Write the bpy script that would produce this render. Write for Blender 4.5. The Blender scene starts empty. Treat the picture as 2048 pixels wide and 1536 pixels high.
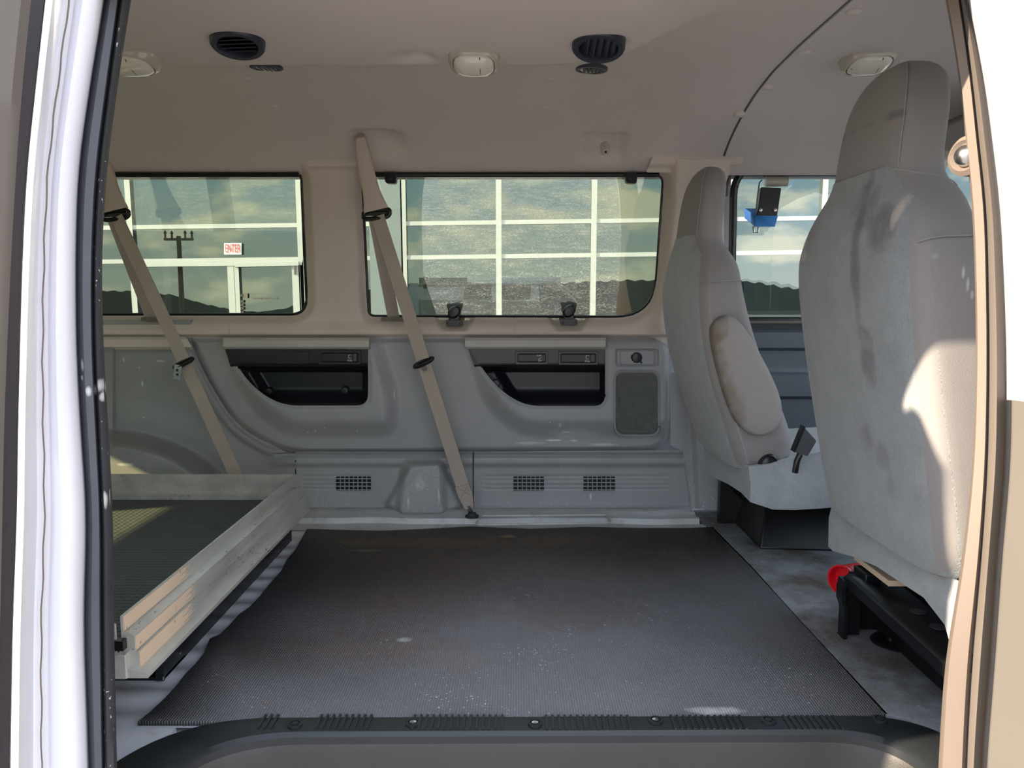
import bpy, bmesh, math, random
import numpy as np
from mathutils import Vector
random.seed(7)
C = bpy.context.scene.collection
PI = math.pi

# ------------------------------------------------------------------ camera, sky, sun, exposure
F = 1500.0; CH = 0.78
T = math.atan((768 - 595) / F); W = math.atan(6 / F)
cam = bpy.data.cameras.new('camera'); camo = bpy.data.objects.new('camera', cam); C.objects.link(camo)
cam.sensor_width = 36; cam.lens = 36 * F / 2048; cam.clip_start = 0.02; cam.clip_end = 2000
camo.location = (0, 0, CH); camo.rotation_euler = (PI / 2 - T, 0, W)
bpy.context.scene.camera = camo

def world():
    w = bpy.data.worlds.new('sky'); bpy.context.scene.world = w; w.use_nodes = True
    nt = w.node_tree; nt.nodes.clear(); N = nt.nodes.new; L = nt.links.new
    out = N('ShaderNodeOutputWorld'); bg = N('ShaderNodeBackground'); L(bg.outputs[0], out.inputs[0])
    tc = N('ShaderNodeTexCoord'); sx = N('ShaderNodeSeparateXYZ'); L(tc.outputs['Generated'], sx.inputs[0])
    r = N('ShaderNodeValToRGB'); L(sx.outputs[2], r.inputs[0])
    e = r.color_ramp.elements
    e[0].position = 0.0; e[0].color = (0.75, 0.74, 0.70, 1)
    e[1].position = 0.6; e[1].color = (0.42, 0.62, 0.95, 1)
    m = e.new(0.16); m.color = (0.42, 0.60, 0.78, 1)
    mp = N('ShaderNodeMapping'); mp.inputs['Scale'].default_value = (1, 1, 2.6); L(tc.outputs['Generated'], mp.inputs[0])
    n = N('ShaderNodeTexNoise'); n.inputs['Scale'].default_value = 7.5; n.inputs['Detail'].default_value = 8; n.inputs['Roughness'].default_value = .55
    L(mp.outputs[0], n.inputs[0])
    cr = N('ShaderNodeValToRGB'); L(n.outputs[0], cr.inputs[0])
    cr.color_ramp.elements[0].position = .49; cr.color_ramp.elements[1].position = .60
    mx = N('ShaderNodeMixRGB'); L(cr.outputs[0], mx.inputs[0]); L(r.outputs[0], mx.inputs[1]); mx.inputs[2].default_value = (1.22, 1.08, .92, 1)
    L(mx.outputs[0], bg.inputs[0]); bg.inputs[1].default_value = 2.3
world()
sun = bpy.data.lights.new('sun', 'SUN'); suno = bpy.data.objects.new('sun', sun); C.objects.link(suno)
sun.energy = 10.5; sun.angle = math.radians(.6); sun.color = (1.0, .84, .64)
SUN_DIR = Vector((1, .315, -.50))
suno.rotation_euler = SUN_DIR.to_track_quat('-Z', 'Y').to_euler()
suno.location = (-6, -2, 5)
vs = bpy.context.scene.view_settings
vs.view_transform = 'Standard'; vs.look = 'None'; vs.gamma = 1; vs.use_curve_mapping = False; vs.exposure = 0.7

# ------------------------------------------------------------------ layout helpers: sight line meets plane
def _ray(px, py):
    x = (px - 1024) / F; y = -(py - 768) / F
    Y = math.cos(T) + y * math.sin(T); Z = -math.sin(T) + y * math.cos(T)
    return (x * math.cos(W) - Y * math.sin(W), x * math.sin(W) + Y * math.cos(W), Z)
def P(px, py, Y):
    r = _ray(px, py); k = Y / r[1]; return Vector((r[0] * k, Y, CH + r[2] * k))
def PZ(px, py, z):
    r = _ray(px, py); k = (z - CH) / r[2]; return Vector((r[0] * k, r[1] * k, z))
def PX(px, py, X):
    r = _ray(px, py); k = X / r[0]; return Vector((X, r[1] * k, CH + r[2] * k))

# ------------------------------------------------------------------ materials
def lin(c):
    return tuple(((v / 255) / 12.92 if v / 255 <= .04045 else ((v / 255 + .055) / 1.055) ** 2.4) for v in c) + (1,)
def pmat(name, rgb, rough=.6, metal=0, var=.10, vs_=3.0, bump=0, bs=300, rgb2=None, speck=None, spec=.5, coat=0, stretch=(1, 1, 1), wave=None, sheen=0):
    """principled with colour variation, grain bump, optional second colour in patches and optional small specks"""
    m = bpy.data.materials.new(name); m.use_nodes = True; nt = m.node_tree; N = nt.nodes.new; L = nt.links.new
    b = nt.nodes['Principled BSDF']; b.inputs['Roughness'].default_value = rough; b.inputs['Metallic'].default_value = metal
    b.inputs['Specular IOR Level'].default_value = spec; b.inputs['Coat Weight'].default_value = coat; b.inputs['Sheen Weight'].default_value = sheen
    tc = N('ShaderNodeTexCoord'); mp = N('ShaderNodeMapping'); mp.inputs['Scale'].default_value = stretch; L(tc.outputs['Object'], mp.inputs[0])
    n = N('ShaderNodeTexNoise'); n.inputs['Scale'].default_value = vs_; n.inputs['Detail'].default_value = 7; n.inputs['Roughness'].default_value = .6; L(mp.outputs[0], n.inputs[0])
    base = lin(rgb); c1 = tuple(v * (1 - var) for v in base[:3]) + (1,); c2 = tuple(min(1, v * (1 + var)) for v in base[:3]) + (1,)
    r = N('ShaderNodeValToRGB'); r.color_ramp.elements[0].position = .3; r.color_ramp.elements[1].position = .7
    r.color_ramp.elements[0].color = c1; r.color_ramp.elements[1].color = c2; L(n.outputs[0], r.inputs[0]); col = r.outputs[0]
    if rgb2:
        c, lo, hi, sc = rgb2
        n2 = N('ShaderNodeTexNoise'); n2.inputs['Scale'].default_value = sc; n2.inputs['Detail'].default_value = 9; n2.inputs['Roughness'].default_value = .7; L(mp.outputs[0], n2.inputs[0])
        r2 = N('ShaderNodeMapRange'); r2.inputs[1].default_value = lo; r2.inputs[2].default_value = hi; L(n2.outputs[0], r2.inputs[0])
        mx = N('ShaderNodeMixRGB'); L(r2.outputs[0], mx.inputs[0]); L(col, mx.inputs[1]); mx.inputs[2].default_value = lin(c); col = mx.outputs[0]
    if speck:
        c, thr, sc = speck
        v = N('ShaderNodeTexNoise'); v.inputs['Scale'].default_value = sc; v.inputs['Detail'].default_value = 3; L(mp.outputs[0], v.inputs[0])
        v2 = N('ShaderNodeTexNoise'); v2.inputs['Scale'].default_value = 5; L(mp.outputs[0], v2.inputs[0])
        ad = N('ShaderNodeMath'); ad.operation = 'MULTIPLY_ADD'; L(v2.outputs[0], ad.inputs[0]); ad.inputs[1].default_value = .35; L(v.outputs[0], ad.inputs[2])
        r3 = N('ShaderNodeMapRange'); r3.inputs[1].default_value = .885 + (thr - .425) * .5; r3.inputs[2].default_value = r3.inputs[1].default_value + .02; L(ad.outputs[0], r3.inputs[0])
        mx = N('ShaderNodeMixRGB'); L(r3.outputs[0], mx.inputs[0]); L(col, mx.inputs[1]); mx.inputs[2].default_value = lin(c); col = mx.outputs[0]
    L(col, b.inputs['Base Color'])
    if bump or wave:
        bn = N('ShaderNodeBump'); bn.inputs['Strength'].default_value = bump or .5; bn.inputs['Distance'].default_value = .002
        if wave:
            k, ax = wave
            h = None
            for a in ax:
                wv = N('ShaderNodeTexWave'); wv.wave_type = 'BANDS'; wv.bands_direction = a; wv.inputs['Scale'].default_value = k; wv.inputs['Distortion'].default_value = 0
                L(tc.outputs['Object'], wv.inputs[0])
                if h is None: h = wv.outputs[1]
                else:
                    q = N('ShaderNodeMath'); q.operation = 'MULTIPLY'; L(h, q.inputs[0]); L(wv.outputs[1], q.inputs[1]); h = q.outputs[0]
            L(h, bn.inputs['Height'])
        else:
            n4 = N('ShaderNodeTexNoise'); n4.inputs['Scale'].default_value = bs; n4.inputs['Detail'].default_value = 3; L(tc.outputs['Object'], n4.inputs[0]); L(n4.outputs[0], bn.inputs['Height'])
        L(bn.outputs[0], b.inputs['Normal'])
    return m

def blobs(m, spots, axes):
    """stains with a shape of their own: (u, v, ru, rv, rgb, strength) laid on the object's own plane"""
    nt = m.node_tree; N = nt.nodes.new; L = nt.links.new; b = nt.nodes['Principled BSDF']
    src = b.inputs['Base Color'].links[0].from_socket
    tc = N('ShaderNodeTexCoord'); nz = N('ShaderNodeTexNoise'); nz.inputs['Scale'].default_value = 30; nz.inputs['Detail'].default_value = 6; L(tc.outputs['Object'], nz.inputs[0])
    sx = N('ShaderNodeSeparateXYZ'); L(tc.outputs['Object'], sx.inputs[0])
    def M(op, a, b_):
        q = N('ShaderNodeMath'); q.operation = op
        for i, v in enumerate((a, b_)):
            if isinstance(v, (int, float)): q.inputs[i].default_value = v
            else: L(v, q.inputs[i])
        return q.outputs[0]
    for u, v, ru, rv, rgb, k in spots:
        du = M('POWER', M('ABSOLUTE', M('DIVIDE', M('SUBTRACT', sx.outputs[axes[0]], u), ru), 0), 2)
        dv = M('POWER', M('ABSOLUTE', M('DIVIDE', M('SUBTRACT', sx.outputs[axes[1]], v), rv), 0), 2)
        d = M('ADD', M('ADD', du, dv), M('MULTIPLY', M('SUBTRACT', nz.outputs[0], .5), 2.6))
        mr = N('ShaderNodeMapRange'); mr.inputs[1].default_value = 1.25; mr.inputs[2].default_value = .1; mr.inputs[3].default_value = 0; mr.inputs[4].default_value = k; L(d, mr.inputs[0])
        mx = N('ShaderNodeMixRGB'); L(mr.outputs[0], mx.inputs[0]); L(src, mx.inputs[1]); mx.inputs[2].default_value = lin(rgb); src = mx.outputs[0]
    L(src, b.inputs['Base Color'])

def glass(name, tint, refl=.08, rough=0.0):
    m = bpy.data.materials.new(name); m.use_nodes = True; nt = m.node_tree; nt.nodes.clear(); N = nt.nodes.new; L = nt.links.new
    o = N('ShaderNodeOutputMaterial'); t = N('ShaderNodeBsdfTransparent'); t.inputs[0].default_value = tuple(tint) + (1,)
    g = N('ShaderNodeBsdfGlossy'); g.inputs['Roughness'].default_value = rough
    fr = N('ShaderNodeFresnel'); fr.inputs[0].default_value = 1.5
    ad = N('ShaderNodeMath'); ad.operation = 'MULTIPLY'; L(fr.outputs[0], ad.inputs[0]); ad.inputs[1].default_value = refl / .04
    mx = N('ShaderNodeMixShader'); L(ad.outputs[0], mx.inputs[0]); L(t.outputs[0], mx.inputs[1]); L(g.outputs[0], mx.inputs[2]); L(mx.outputs[0], o.inputs[0])
    return m
def mirror_glass(name, refl, base):
    m = bpy.data.materials.new(name); m.use_nodes = True; nt = m.node_tree; nt.nodes.clear(); N = nt.nodes.new; L = nt.links.new
    o = N('ShaderNodeOutputMaterial'); g = N('ShaderNodeBsdfGlossy'); g.inputs['Roughness'].default_value = 0; g.inputs[0].default_value = tuple(refl) + (1,)
    d = N('ShaderNodeBsdfDiffuse'); d.inputs[0].default_value = tuple(base) + (1,)
    a = N('ShaderNodeAddShader'); L(g.outputs[0], a.inputs[0]); L(d.outputs[0], a.inputs[1]); L(a.outputs[0], o.inputs[0])
    return m

M = {}
M['headliner'] = pmat('headliner', (205, 196, 192), .95, var=.03, vs_=2, bump=.15, bs=500, spec=.1)
M['beige'] = pmat('beige_plastic', (200, 188, 178), .6, var=.04, vs_=3, bump=.08, bs=500)
M['beltguide'] = pmat('belt_guide_plastic', (190, 176, 164), .5, var=.03, bump=.06, bs=500)
M['grey'] = pmat('grey_plastic', (150, 151, 153), .5, var=.07, vs_=5, bump=.12, bs=450, speck=((205, 208, 210), .425, 220))
M['greycap'] = pmat('grey_cap_plastic', (172, 168, 162), .5, var=.05, bump=.08, bs=450)
M['darkgrey'] = pmat('dark_grey_plastic', (142, 143, 143), .5, var=.08, vs_=5, bump=.12, bs=450)
M['black'] = pmat('black_plastic', (24, 26, 32), .4, var=.1, bump=.1, bs=500)
M['blackband'] = pmat('charcoal_plastic', (66, 68, 72), .45, var=.1, bump=.1, bs=500)
M['gloss'] = pmat('gloss_black', (12, 13, 16), .38, var=.1)
M['vent'] = pmat('vent_plastic', (38, 42, 58), .4, var=.05)
M['lens'] = pmat('lamp_lens', (214, 210, 196), .12, var=.03, coat=.6, bump=.1, bs=90)
M['lenscase'] = pmat('lamp_case', (176, 170, 158), .22, var=.04, coat=.5)
M['steel'] = pmat('bright_steel', (190, 190, 190), .28, metal=1, var=.08)
M['alu'] = pmat('aluminium', (184, 183, 176), .42, metal=.35, var=.2, vs_=7, stretch=(2, .6, 3), bump=.1, bs=120, rgb2=((92, 88, 80), .62, .74, 9), speck=((60, 56, 50), .425, 112))
M['tape'] = pmat('masking_paper', (206, 182, 156), .8, var=.06, vs_=9, speck=((120, 96, 70), .425, 104))
M['traymat'] = pmat('tray_mat', (66, 72, 70), .62, var=.15, vs_=9, bump=1.0, wave=(20, ('X', 'Y')))
M['railblack'] = pmat('black_painted_steel', (24, 26, 32), .35, var=.2, vs_=9, speck=((190, 190, 190), .425, 180))
M['rubber'] = pmat('rubber_mat', (104, 103, 105), .85, var=.16, vs_=2.2, bump=.9, wave=(62, ('X', 'Y')), rgb2=((112, 98, 88), .55, .85, 4.5), speck=((175, 172, 165), .425, 168))
M['paint'] = pmat('white_van_paint', (205, 208, 216), .35, var=.06, vs_=6, coat=.3, rgb2=((150, 140, 128), .60, .85, 8))
M['ledge'] = pmat('dirty_white_metal', (178, 180, 180), .45, var=.12, vs_=7, rgb2=((112, 106, 98), .54, .78, 10))
M['jamb'] = pmat('jamb_paint', (205, 203, 210), .35, var=.03, vs_=5, coat=.3)
M['jambbeige'] = pmat('jamb_beige', (112, 100, 91), .6, var=.05)
M['taupe'] = pmat('jamb_taupe', (96, 88, 81), .55, var=.05)
M['doortrim'] = pmat('door_trim_vinyl', (92, 87, 82), .7, var=.05)
M['seal'] = pmat('weatherstrip', (50, 50, 54), .6, var=.2, vs_=8, bump=.2, bs=200, speck=((200, 198, 196), .425, 144))
M['sealgrey'] = pmat('weatherstrip_grey', (66, 69, 76), .55, var=.12, vs_=8)
M['darkgap'] = pmat('dark_rubber', (52, 50, 56), .7, var=.1)
M['carpet'] = pmat('seat_carpet', (146, 149, 151), .98, var=.10, vs_=20, bump=.9, bs=260, spec=.1, sheen=.25)
M['twill'] = pmat('seat_fabric', (136, 132, 131), .92, var=.03, vs_=5, bump=.35, bs=900, spec=.15, sheen=.15)
M['twill2'] = pmat('seat_fabric_light', (166, 160, 154), .92, var=.05, vs_=5, bump=.35, bs=900, spec=.15)
M['armfab'] = pmat('armrest_fabric', (146, 141, 138), .9, var=.06, vs_=6, bump=.35, bs=900, spec=.15)
M['floorcarpet'] = pmat('floor_carpet', (134, 138, 142), .95, var=.22, vs_=3.5, bump=.6, bs=240, spec=.1, rgb2=((96, 90, 84), .45, .62, 3.2), speck=((190, 188, 184), .425, 240))
M['webbing'] = pmat('belt_webbing', (168, 156, 146), .8, var=.06, vs_=10, bump=.4, bs=700)
M['red'] = pmat('red_plastic', (214, 20, 34), .35, var=.04, coat=.2)
M['blue'] = pmat('blue_plastic', (60, 140, 220), .45, var=.04)
M['steppl'] = pmat('step_well_plastic', (46, 43, 41), .5, var=.12, vs_=6, bump=.15, bs=300)
M['threshold'] = pmat('threshold_rubber', (30, 33, 36), .5, var=.15, vs_=8)
M['doorpanel'] = pmat('door_panel', (84, 90, 97), .6, var=.06)
M['mesh'] = pmat('grille_mesh', (104, 106, 104), .6, var=.05, bump=1.0, wave=(95, ('X', 'Z')))
M['white'] = pmat('white_print', (225, 228, 230), .6, var=.02)
M['label'] = pmat('paper_label', (214, 206, 170), .7, var=.03)
M['redprint'] = pmat('red_print', (205, 90, 95), .6, var=.02)
M['frame'] = pmat('white_aluminium_frame', (168, 172, 170), .5, var=.02)
M['colwall'] = pmat('pale_wall_panel', (112, 122, 126), .7, var=.02)
M['fascia'] = pmat('fascia_panel', (150, 144, 118), .7, var=.03)
M['asphalt'] = pmat('asphalt', (116, 112, 108), .9, var=.55, vs_=22, bump=.6, bs=60, speck=((215, 208, 196), .20, 45))
M['hill'] = pmat('hill_green', (26, 38, 42), 1, var=.3, vs_=.05, spec=0)
M['wood'] = pmat('pole_wood', (84, 52, 44), .9, var=.2)
G_TINT = glass('tinted_glass', (.84, .87, .77), .10)
G_CLEAR = glass('clear_glass', (.95, .98, .96), .04)
G_REAR = glass('rear_tinted_glass', (.90, .90, .72), .06)
G_BLDG = mirror_glass('mirror_window_glass', (.115, .135, .13), (.010, .013, .012))

# ------------------------------------------------------------------ object helpers
class MB:
    def __init__(s): s.v = []; s.f = []
    def add(s, vs_, fs):
        o = len(s.v); s.v += [tuple(v) for v in vs_]; s.f += [tuple(i + o for i in f) for f in fs]; return s
    def box(s, a, b):
        x0, y0, z0 = a; x1, y1, z1 = b
        return s.add([(x0, y0, z0), (x1, y0, z0), (x1, y1, z0), (x0, y1, z0), (x0, y0, z1), (x1, y0, z1), (x1, y1, z1), (x0, y1, z1)],
                     [(0, 3, 2, 1), (4, 5, 6, 7), (0, 1, 5, 4), (1, 2, 6, 5), (2, 3, 7, 6), (3, 0, 4, 7)])
    def hexa(s, p):   # 8 points: bottom ring, top ring
        return s.add(p, [(0, 3, 2, 1), (4, 5, 6, 7), (0, 1, 5, 4), (1, 2, 6, 5), (2, 3, 7, 6), (3, 0, 4, 7)])
    def loft(s, rings, caps=True, closed=True):
        n = len(rings[0]); vs_ = [v for r in rings for v in r]; fs = []
        for i in range(len(rings) - 1):
            for j in range(n if closed else n - 1):
                k = (j + 1) % n
                fs.append((i * n + j, i * n + k, (i + 1) * n + k, (i + 1) * n + j))
        if caps and closed: fs += [tuple(range(n))[::-1], tuple((len(rings) - 1) * n + j for j in range(n))]
        return s.add(vs_, fs)
    def tube(s, path, r, n=10, up=Vector((0, 0, 1)), sq=None):
        path = [Vector(p) for p in path]; rings = []
        for i, p in enumerate(path):
            t = (path[min(i + 1, len(path) - 1)] - path[max(i - 1, 0)]).normalized()
            u = t.cross(up)
            if u.length < 1e-3: u = t.cross(Vector((0, 1, 0)))
            u.normalize(); w = u.cross(t).normalized(); rr = r[i] if isinstance(r, (list, tuple)) else r
            a, b = (rr, rr) if sq is None else (rr * sq[0], rr * sq[1])
            rings.append([p + u * math.cos(q * 2 * PI / n) * a + w * math.sin(q * 2 * PI / n) * b for q in range(n)])
        return s.loft(rings)
    def ribbon(s, path, width, thick, wdir):
        path = [Vector(p) for p in path]; rings = []
        for i, p in enumerate(path):
            t = (path[min(i + 1, len(path) - 1)] - path[max(i - 1, 0)]).normalized()
            wv = (wdir[i] if isinstance(wdir, list) else wdir); wv = (Vector(wv) - t * Vector(wv).dot(t)).normalized(); nn = t.cross(wv)
            hw = (width[i] if isinstance(width, list) else width) / 2
            rings.append([p + wv * hw + nn * thick / 2, p - wv * hw + nn * thick / 2, p - wv * hw - nn * thick / 2, p + wv * hw - nn * thick / 2])
        return s.loft(rings)
    def prism(s, pts, d):      # pts: 3-D outline, d: offset vector
        n = len(pts); d = Vector(d); a = [Vector(p) for p in pts]
        return s.add(a + [p + d for p in a], [tuple(range(n)), tuple(range(n, 2 * n))[::-1]] + [(i, i + n, (i + 1) % n + n, (i + 1) % n) for i in range(n)])
    def lathe(s, c, axis, prof, n=32, u0=None, sx=1.0):   # prof (r, h)
        axis = Vector(axis).normalized(); u = Vector(u0) if u0 else axis.orthogonal(); u = (u - axis * u.dot(axis)).normalized(); w = axis.cross(u); c = Vector(c)
        return s.loft([[c + axis * h + (u * math.cos(q * 2 * PI / n) * sx + w * math.sin(q * 2 * PI / n)) * max(r, 1e-5) for q in range(n)] for r, h in prof])
def obj(name, mb, mat, parent=None, bevel=0, ang=35, sub=0, solid=0):
    me = bpy.data.meshes.new(name); me.from_pydata([tuple(v) for v in mb.v], [], mb.f); me.validate()
    bm = bmesh.new(); bm.from_mesh(me)
    if not getattr(mb, 'field', False): bmesh.ops.remove_doubles(bm, verts=bm.verts, dist=1e-6); bmesh.ops.recalc_face_normals(bm, faces=bm.faces)
    bm.to_mesh(me); bm.free()
    me.materials.append(mat); me.polygons.foreach_set('use_smooth', [True] * len(me.polygons)); me.set_sharp_from_angle(angle=math.radians(ang))
    o = bpy.data.objects.new(name, me); C.objects.link(o); o.parent = parent
    if parent is not None: o.matrix_parent_inverse = parent.matrix_world.inverted() if parent.parent is None and parent.type != 'EMPTY' else o.matrix_parent_inverse
    if solid: md = o.modifiers.new('t', 'SOLIDIFY'); md.thickness = solid; md.offset = 0
    if bevel: md = o.modifiers.new('b', 'BEVEL'); md.width = bevel; md.segments = 3; md.limit_method = 'ANGLE'; md.angle_limit = math.radians(40); md.harden_normals = False
    if sub: md = o.modifiers.new('s', 'SUBSURF'); md.levels = sub; md.render_levels = sub
    return o
def thing(name, label, cat, group=None):
    o = bpy.data.objects.new(name, None); C.objects.link(o); o['label'] = label; o['category'] = cat; o['kind'] = 'thing'; o.empty_display_size = .05
    if group: o['group'] = group
    return o
def tag(o, label, cat, group=None):
    o['label'] = label; o['category'] = cat; o['kind'] = 'thing'
    if group: o['group'] = group
    return o
def struct(o, label, cat='wall'):
    o['label'] = label; o['category'] = cat; o['kind'] = 'structure'; return o
def part(parent, name, mb, mat, **k): return obj(name, mb, mat, parent, **k)
def text(name, s, mat, parent, loc, rot, size, ext=.001, align='CENTER'):
    cu = bpy.data.curves.new(name, 'FONT'); cu.body = s; cu.size = size; cu.extrude = ext; cu.align_x = align; cu.align_y = 'CENTER'; cu.materials.append(mat)
    tmp = bpy.data.objects.new(name + '_outline', cu); C.objects.link(tmp); bpy.context.view_layer.update(); me = bpy.data.meshes.new_from_object(tmp); bpy.data.objects.remove(tmp); bpy.data.curves.remove(cu)
    o = bpy.data.objects.new(name, me); C.objects.link(o); o.location = loc; o.rotation_euler = rot; o.parent = parent; return o

# ------------------------------------------------------------------ relief helpers
def ss(t): t = np.clip(t, 0, 1); return t * t * (3 - 2 * t)
def rpoly(pts, rad):
    out = []; n = len(pts); rad = rad if isinstance(rad, (list, tuple)) else [rad] * n
    for i in range(n):
        a, b, c = Vector(pts[i - 1]), Vector(pts[i]), Vector(pts[(i + 1) % n]); u = (a - b); w = (c - b)
        r = min(rad[i], u.length * .49, w.length * .49)
        if r < .5: out.append(tuple(b)); continue
        u.normalize(); w.normalize()
        p0, p2 = b + u * r, b + w * r
        for k in range(9):
            t = k / 8; out.append(tuple(p0 * (1 - t) ** 2 + b * 2 * t * (1 - t) + p2 * t * t))
    return out
def sd(x, y, poly):           # positive outside
    d = np.full(x.shape, 1e9); ins = np.zeros(x.shape, bool); n = len(poly)
    for i in range(n):
        ax, ay = poly[i - 1]; bx, by = poly[i]; ex, ey = bx - ax, by - ay; L2 = ex * ex + ey * ey + 1e-12
        t = np.clip(((x - ax) * ex + (y - ay) * ey) / L2, 0, 1)
        d = np.minimum(d, np.hypot(x - ax - t * ex, y - ay - t * ey))
        cnd = ((ay > y) != (by > y)); q = (bx - ax) * (y - ay) / ((by - ay) if by != ay else 1e-9) + ax
        ins ^= cnd & (x < q)
    return np.where(ins, -d, d)
def field(x0, x1, y0, y1, step, depth, keep=(), cut=(), thick=0.0):
    """moulded panel: a relief surface over a window of the wall. keep: outlines kept, cut: openings"""
    nx = int((x1 - x0) / step) + 1; ny = int((y1 - y0) / step) + 1
    gx, gy = np.meshgrid(np.linspace(x0, x1, nx), np.linspace(y0, y1, ny))
    alls = [(p, 1) for p in keep] + [(p, -1) for p in cut]
    drop = np.zeros(gx.shape, bool)
    for poly, sg in alls:
        for _ in range(2):
            s0 = sd(gx, gy, poly); e = .5
            dx = (sd(gx + e, gy, poly) - s0) / e; dy = (sd(gx, gy + e, poly) - s0) / e
            near = np.abs(s0) < step * .62
            gx = np.where(near, gx - dx * s0, gx); gy = np.where(near, gy - dy * s0, gy)
    ctr = lambda a: (a[:-1, :-1] + a[1:, :-1] + a[:-1, 1:] + a[1:, 1:]) / 4
    ok = np.ones((ny - 1, nx - 1), bool)
    for poly, sg in alls: ok &= (sd(ctr(gx), ctr(gy), poly) * sg < 0)
    D = depth(gx, gy)
    X = (gx - 1024) / F; Yc = -(gy - 768) / F
    RY = math.cos(T) + Yc * math.sin(T); RZ = -math.sin(T) + Yc * math.cos(T)
    rx = X * math.cos(W) - RY * math.sin(W); ry = X * math.sin(W) + RY * math.cos(W)
    k = D / ry; V = np.stack([rx * k, D, CH + RZ * k], -1).reshape(-1, 3)
    ii, jj = np.nonzero(ok); a = ii * nx + jj
    Fs = np.stack([a, a + 1, a + nx + 1, a + nx], -1)
    used = np.unique(Fs); mp = np.full(len(V), -1); mp[used] = np.arange(len(used))
    m = MB(); m.v = [tuple(v) for v in V[used].tolist()]; m.f = [tuple(f) for f in mp[Fs].tolist()]; m.field = True
    return m
def px_path(pts, Y): return [P(x, y, Y(x, y) if callable(Y) else Y) for x, y in pts]
def rect(x0, y0, x1, y1, r): return rpoly([(x0, y0), (x1, y0), (x1, y1), (x0, y1)], r)
def plate(pts, Yf, thick):     # outline in the wall plane extruded in depth
    m = MB(); a = [P(x, y, Yf) for x, y in pts]; return m.prism(a, (0, thick, 0))

# ================================================================== OUTSIDE
GZ = -.74
m = MB().box((-150, -40, GZ - .3), (150, 60, GZ)); struct(obj('ground', m, M['asphalt']), 'grey asphalt of the parking lot around the van', 'ground')
# ridge of hills behind the camera, seen mirrored in the showroom glass
HX = [-560, -300, -208, -199, -179, -171, -159, -146, -134, -118, -111, -106, -83, -58, -20, 20, 58, 73, 113, 128, 141, 219, 560]
HZ = [4, 6, 4, 4, 2, -.5, -3.5, -6, -6.8, -4.8, -.5, -1.2, 3, 7.5, 8.5, 8, 9.5, 9.5, 9.5, 8, 5.5, 3, 8]
rings = []
for i in range(561):
    x = -560 + i * 2; h = float(np.interp(x, HX, HZ)) + .35 * math.sin(x * .9) + .3 * math.sin(x * 2.3 + 1) + .2 * random.random()
    rings.append([(x, -398, -40), (x, -330, -40), (x, -345, min(h, -8) - 4), (x, -365, h), (x, -385, h - 3)])
struct(obj('hills', MB().loft(rings), M['hill']), 'dark tree covered ridge mirrored low in the building glass', 'hills')
struct(obj('slope', MB().hexa([(-400, -345, -42), (400, -345, -42), (150, -40, GZ - 2), (-150, -40, GZ - 2), (-400, -345, -38), (400, -345, -38), (150, -40, GZ - .05), (-150, -40, GZ - .05)]), M['hill']), 'dark bank falling away beyond the lot', 'ground')
pl = thing('utility_pole', 'wooden utility pole with crossarm mirrored in the glass left of the ENTER sign', 'utility pole')
pxx, pyy = -40.3, -64
part(pl, 'post', MB().tube([(pxx, pyy, GZ - 6), (pxx, pyy, 8.1)], [.34, .26], 12), M['wood'])
part(pl, 'crossarm', MB().box((pxx - 1.75, pyy - .15, 7.55), (pxx + 1.75, pyy + .15, 7.85)), M['wood'])
for k in range(4):
    xx = pxx + (-1.6, -.8, .8, 1.6)[k]; part(pl, 'insulator', MB().lathe((xx, pyy, 7.85), (0, 0, 1), [(.12, 0), (.12, .5), (.2, .6), (.05, .9)], 10), M['wood'])

# ------------------------------------------------------------------ showroom building beyond the van
BY = 13.5
bld = thing('storefront_building', 'long showroom front of white framed mirror glass seen through the van windows', 'building')
def by(x): return BY
def quad_bar(x0, x1, y0a, y1a, y0b, y1b, d0=0, d1=.10):
    # y0a,y1a at x0; y0b,y1b at x1
    p = [P(x0, y1a, BY + d0), P(x1, y1b, BY + d0), P(x1, y1b, BY + d0) + Vector((0, d1, 0)), P(x0, y1a, BY + d0) + Vector((0, d1, 0)),
         P(x0, y0a, BY + d0), P(x1, y0b, BY + d0), P(x1, y0b, BY + d0) + Vector((0, d1, 0)), P(x0, y0a, BY + d0) + Vector((0, d1, 0))]
    return p
tilt = lambda x: -(x - 600) * .0135
def hbar(x0, x1, yc, h): return quad_bar(x0, x1, yc - h / 2 + tilt(x0), yc + h / 2 + tilt(x0), yc - h / 2 + tilt(x1), yc + h / 2 + tilt(x1))
BOT = 765
def vbar(xt, wt, y0, y1, lean=None):
    xb = xt + (y1 - y0) * (-(xt - 1030) * .000085)
    return [P(xb - wt / 2, y1, BY - .02), P(xb + wt / 2, y1, BY - .02), P(xb + wt / 2, y1, BY + .12), P(xb - wt / 2, y1, BY + .12),
            P(xt - wt / 2, y0, BY - .02), P(xt + wt / 2, y0, BY - .02), P(xt + wt / 2, y0, BY + .12), P(xt - wt / 2, y0, BY + .12)]
panes = []
part(bld, 'base_wall', MB().hexa([P(-900, 800, BY - .05), P(2700, 800, BY - .05), P(2700, 800, BY + .5), P(-900, 800, BY + .5), P(-900, BOT + 20, BY - .05), P(2700, BOT - 20, BY - .05), P(2700, BOT - 20, BY + .5), P(-900, BOT + 20, BY + .5)]), M['colwall'])
part(bld, 'fascia', MB().hexa([P(-900, 338, BY - .15), P(2700, 294, BY - .15), P(2700, 294, BY + .6), P(-900, 338, BY + .6), P(-900, 120, BY - .15), P(2700, 80, BY - .15), P(2700, 80, BY + .6), P(-900, 120, BY + .6)]), M['fascia'])
cols = [-340, -145, 55, 249, 593, 804, 997, 1190, 1470, 1655, 1850, 2045, 2240]
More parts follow.
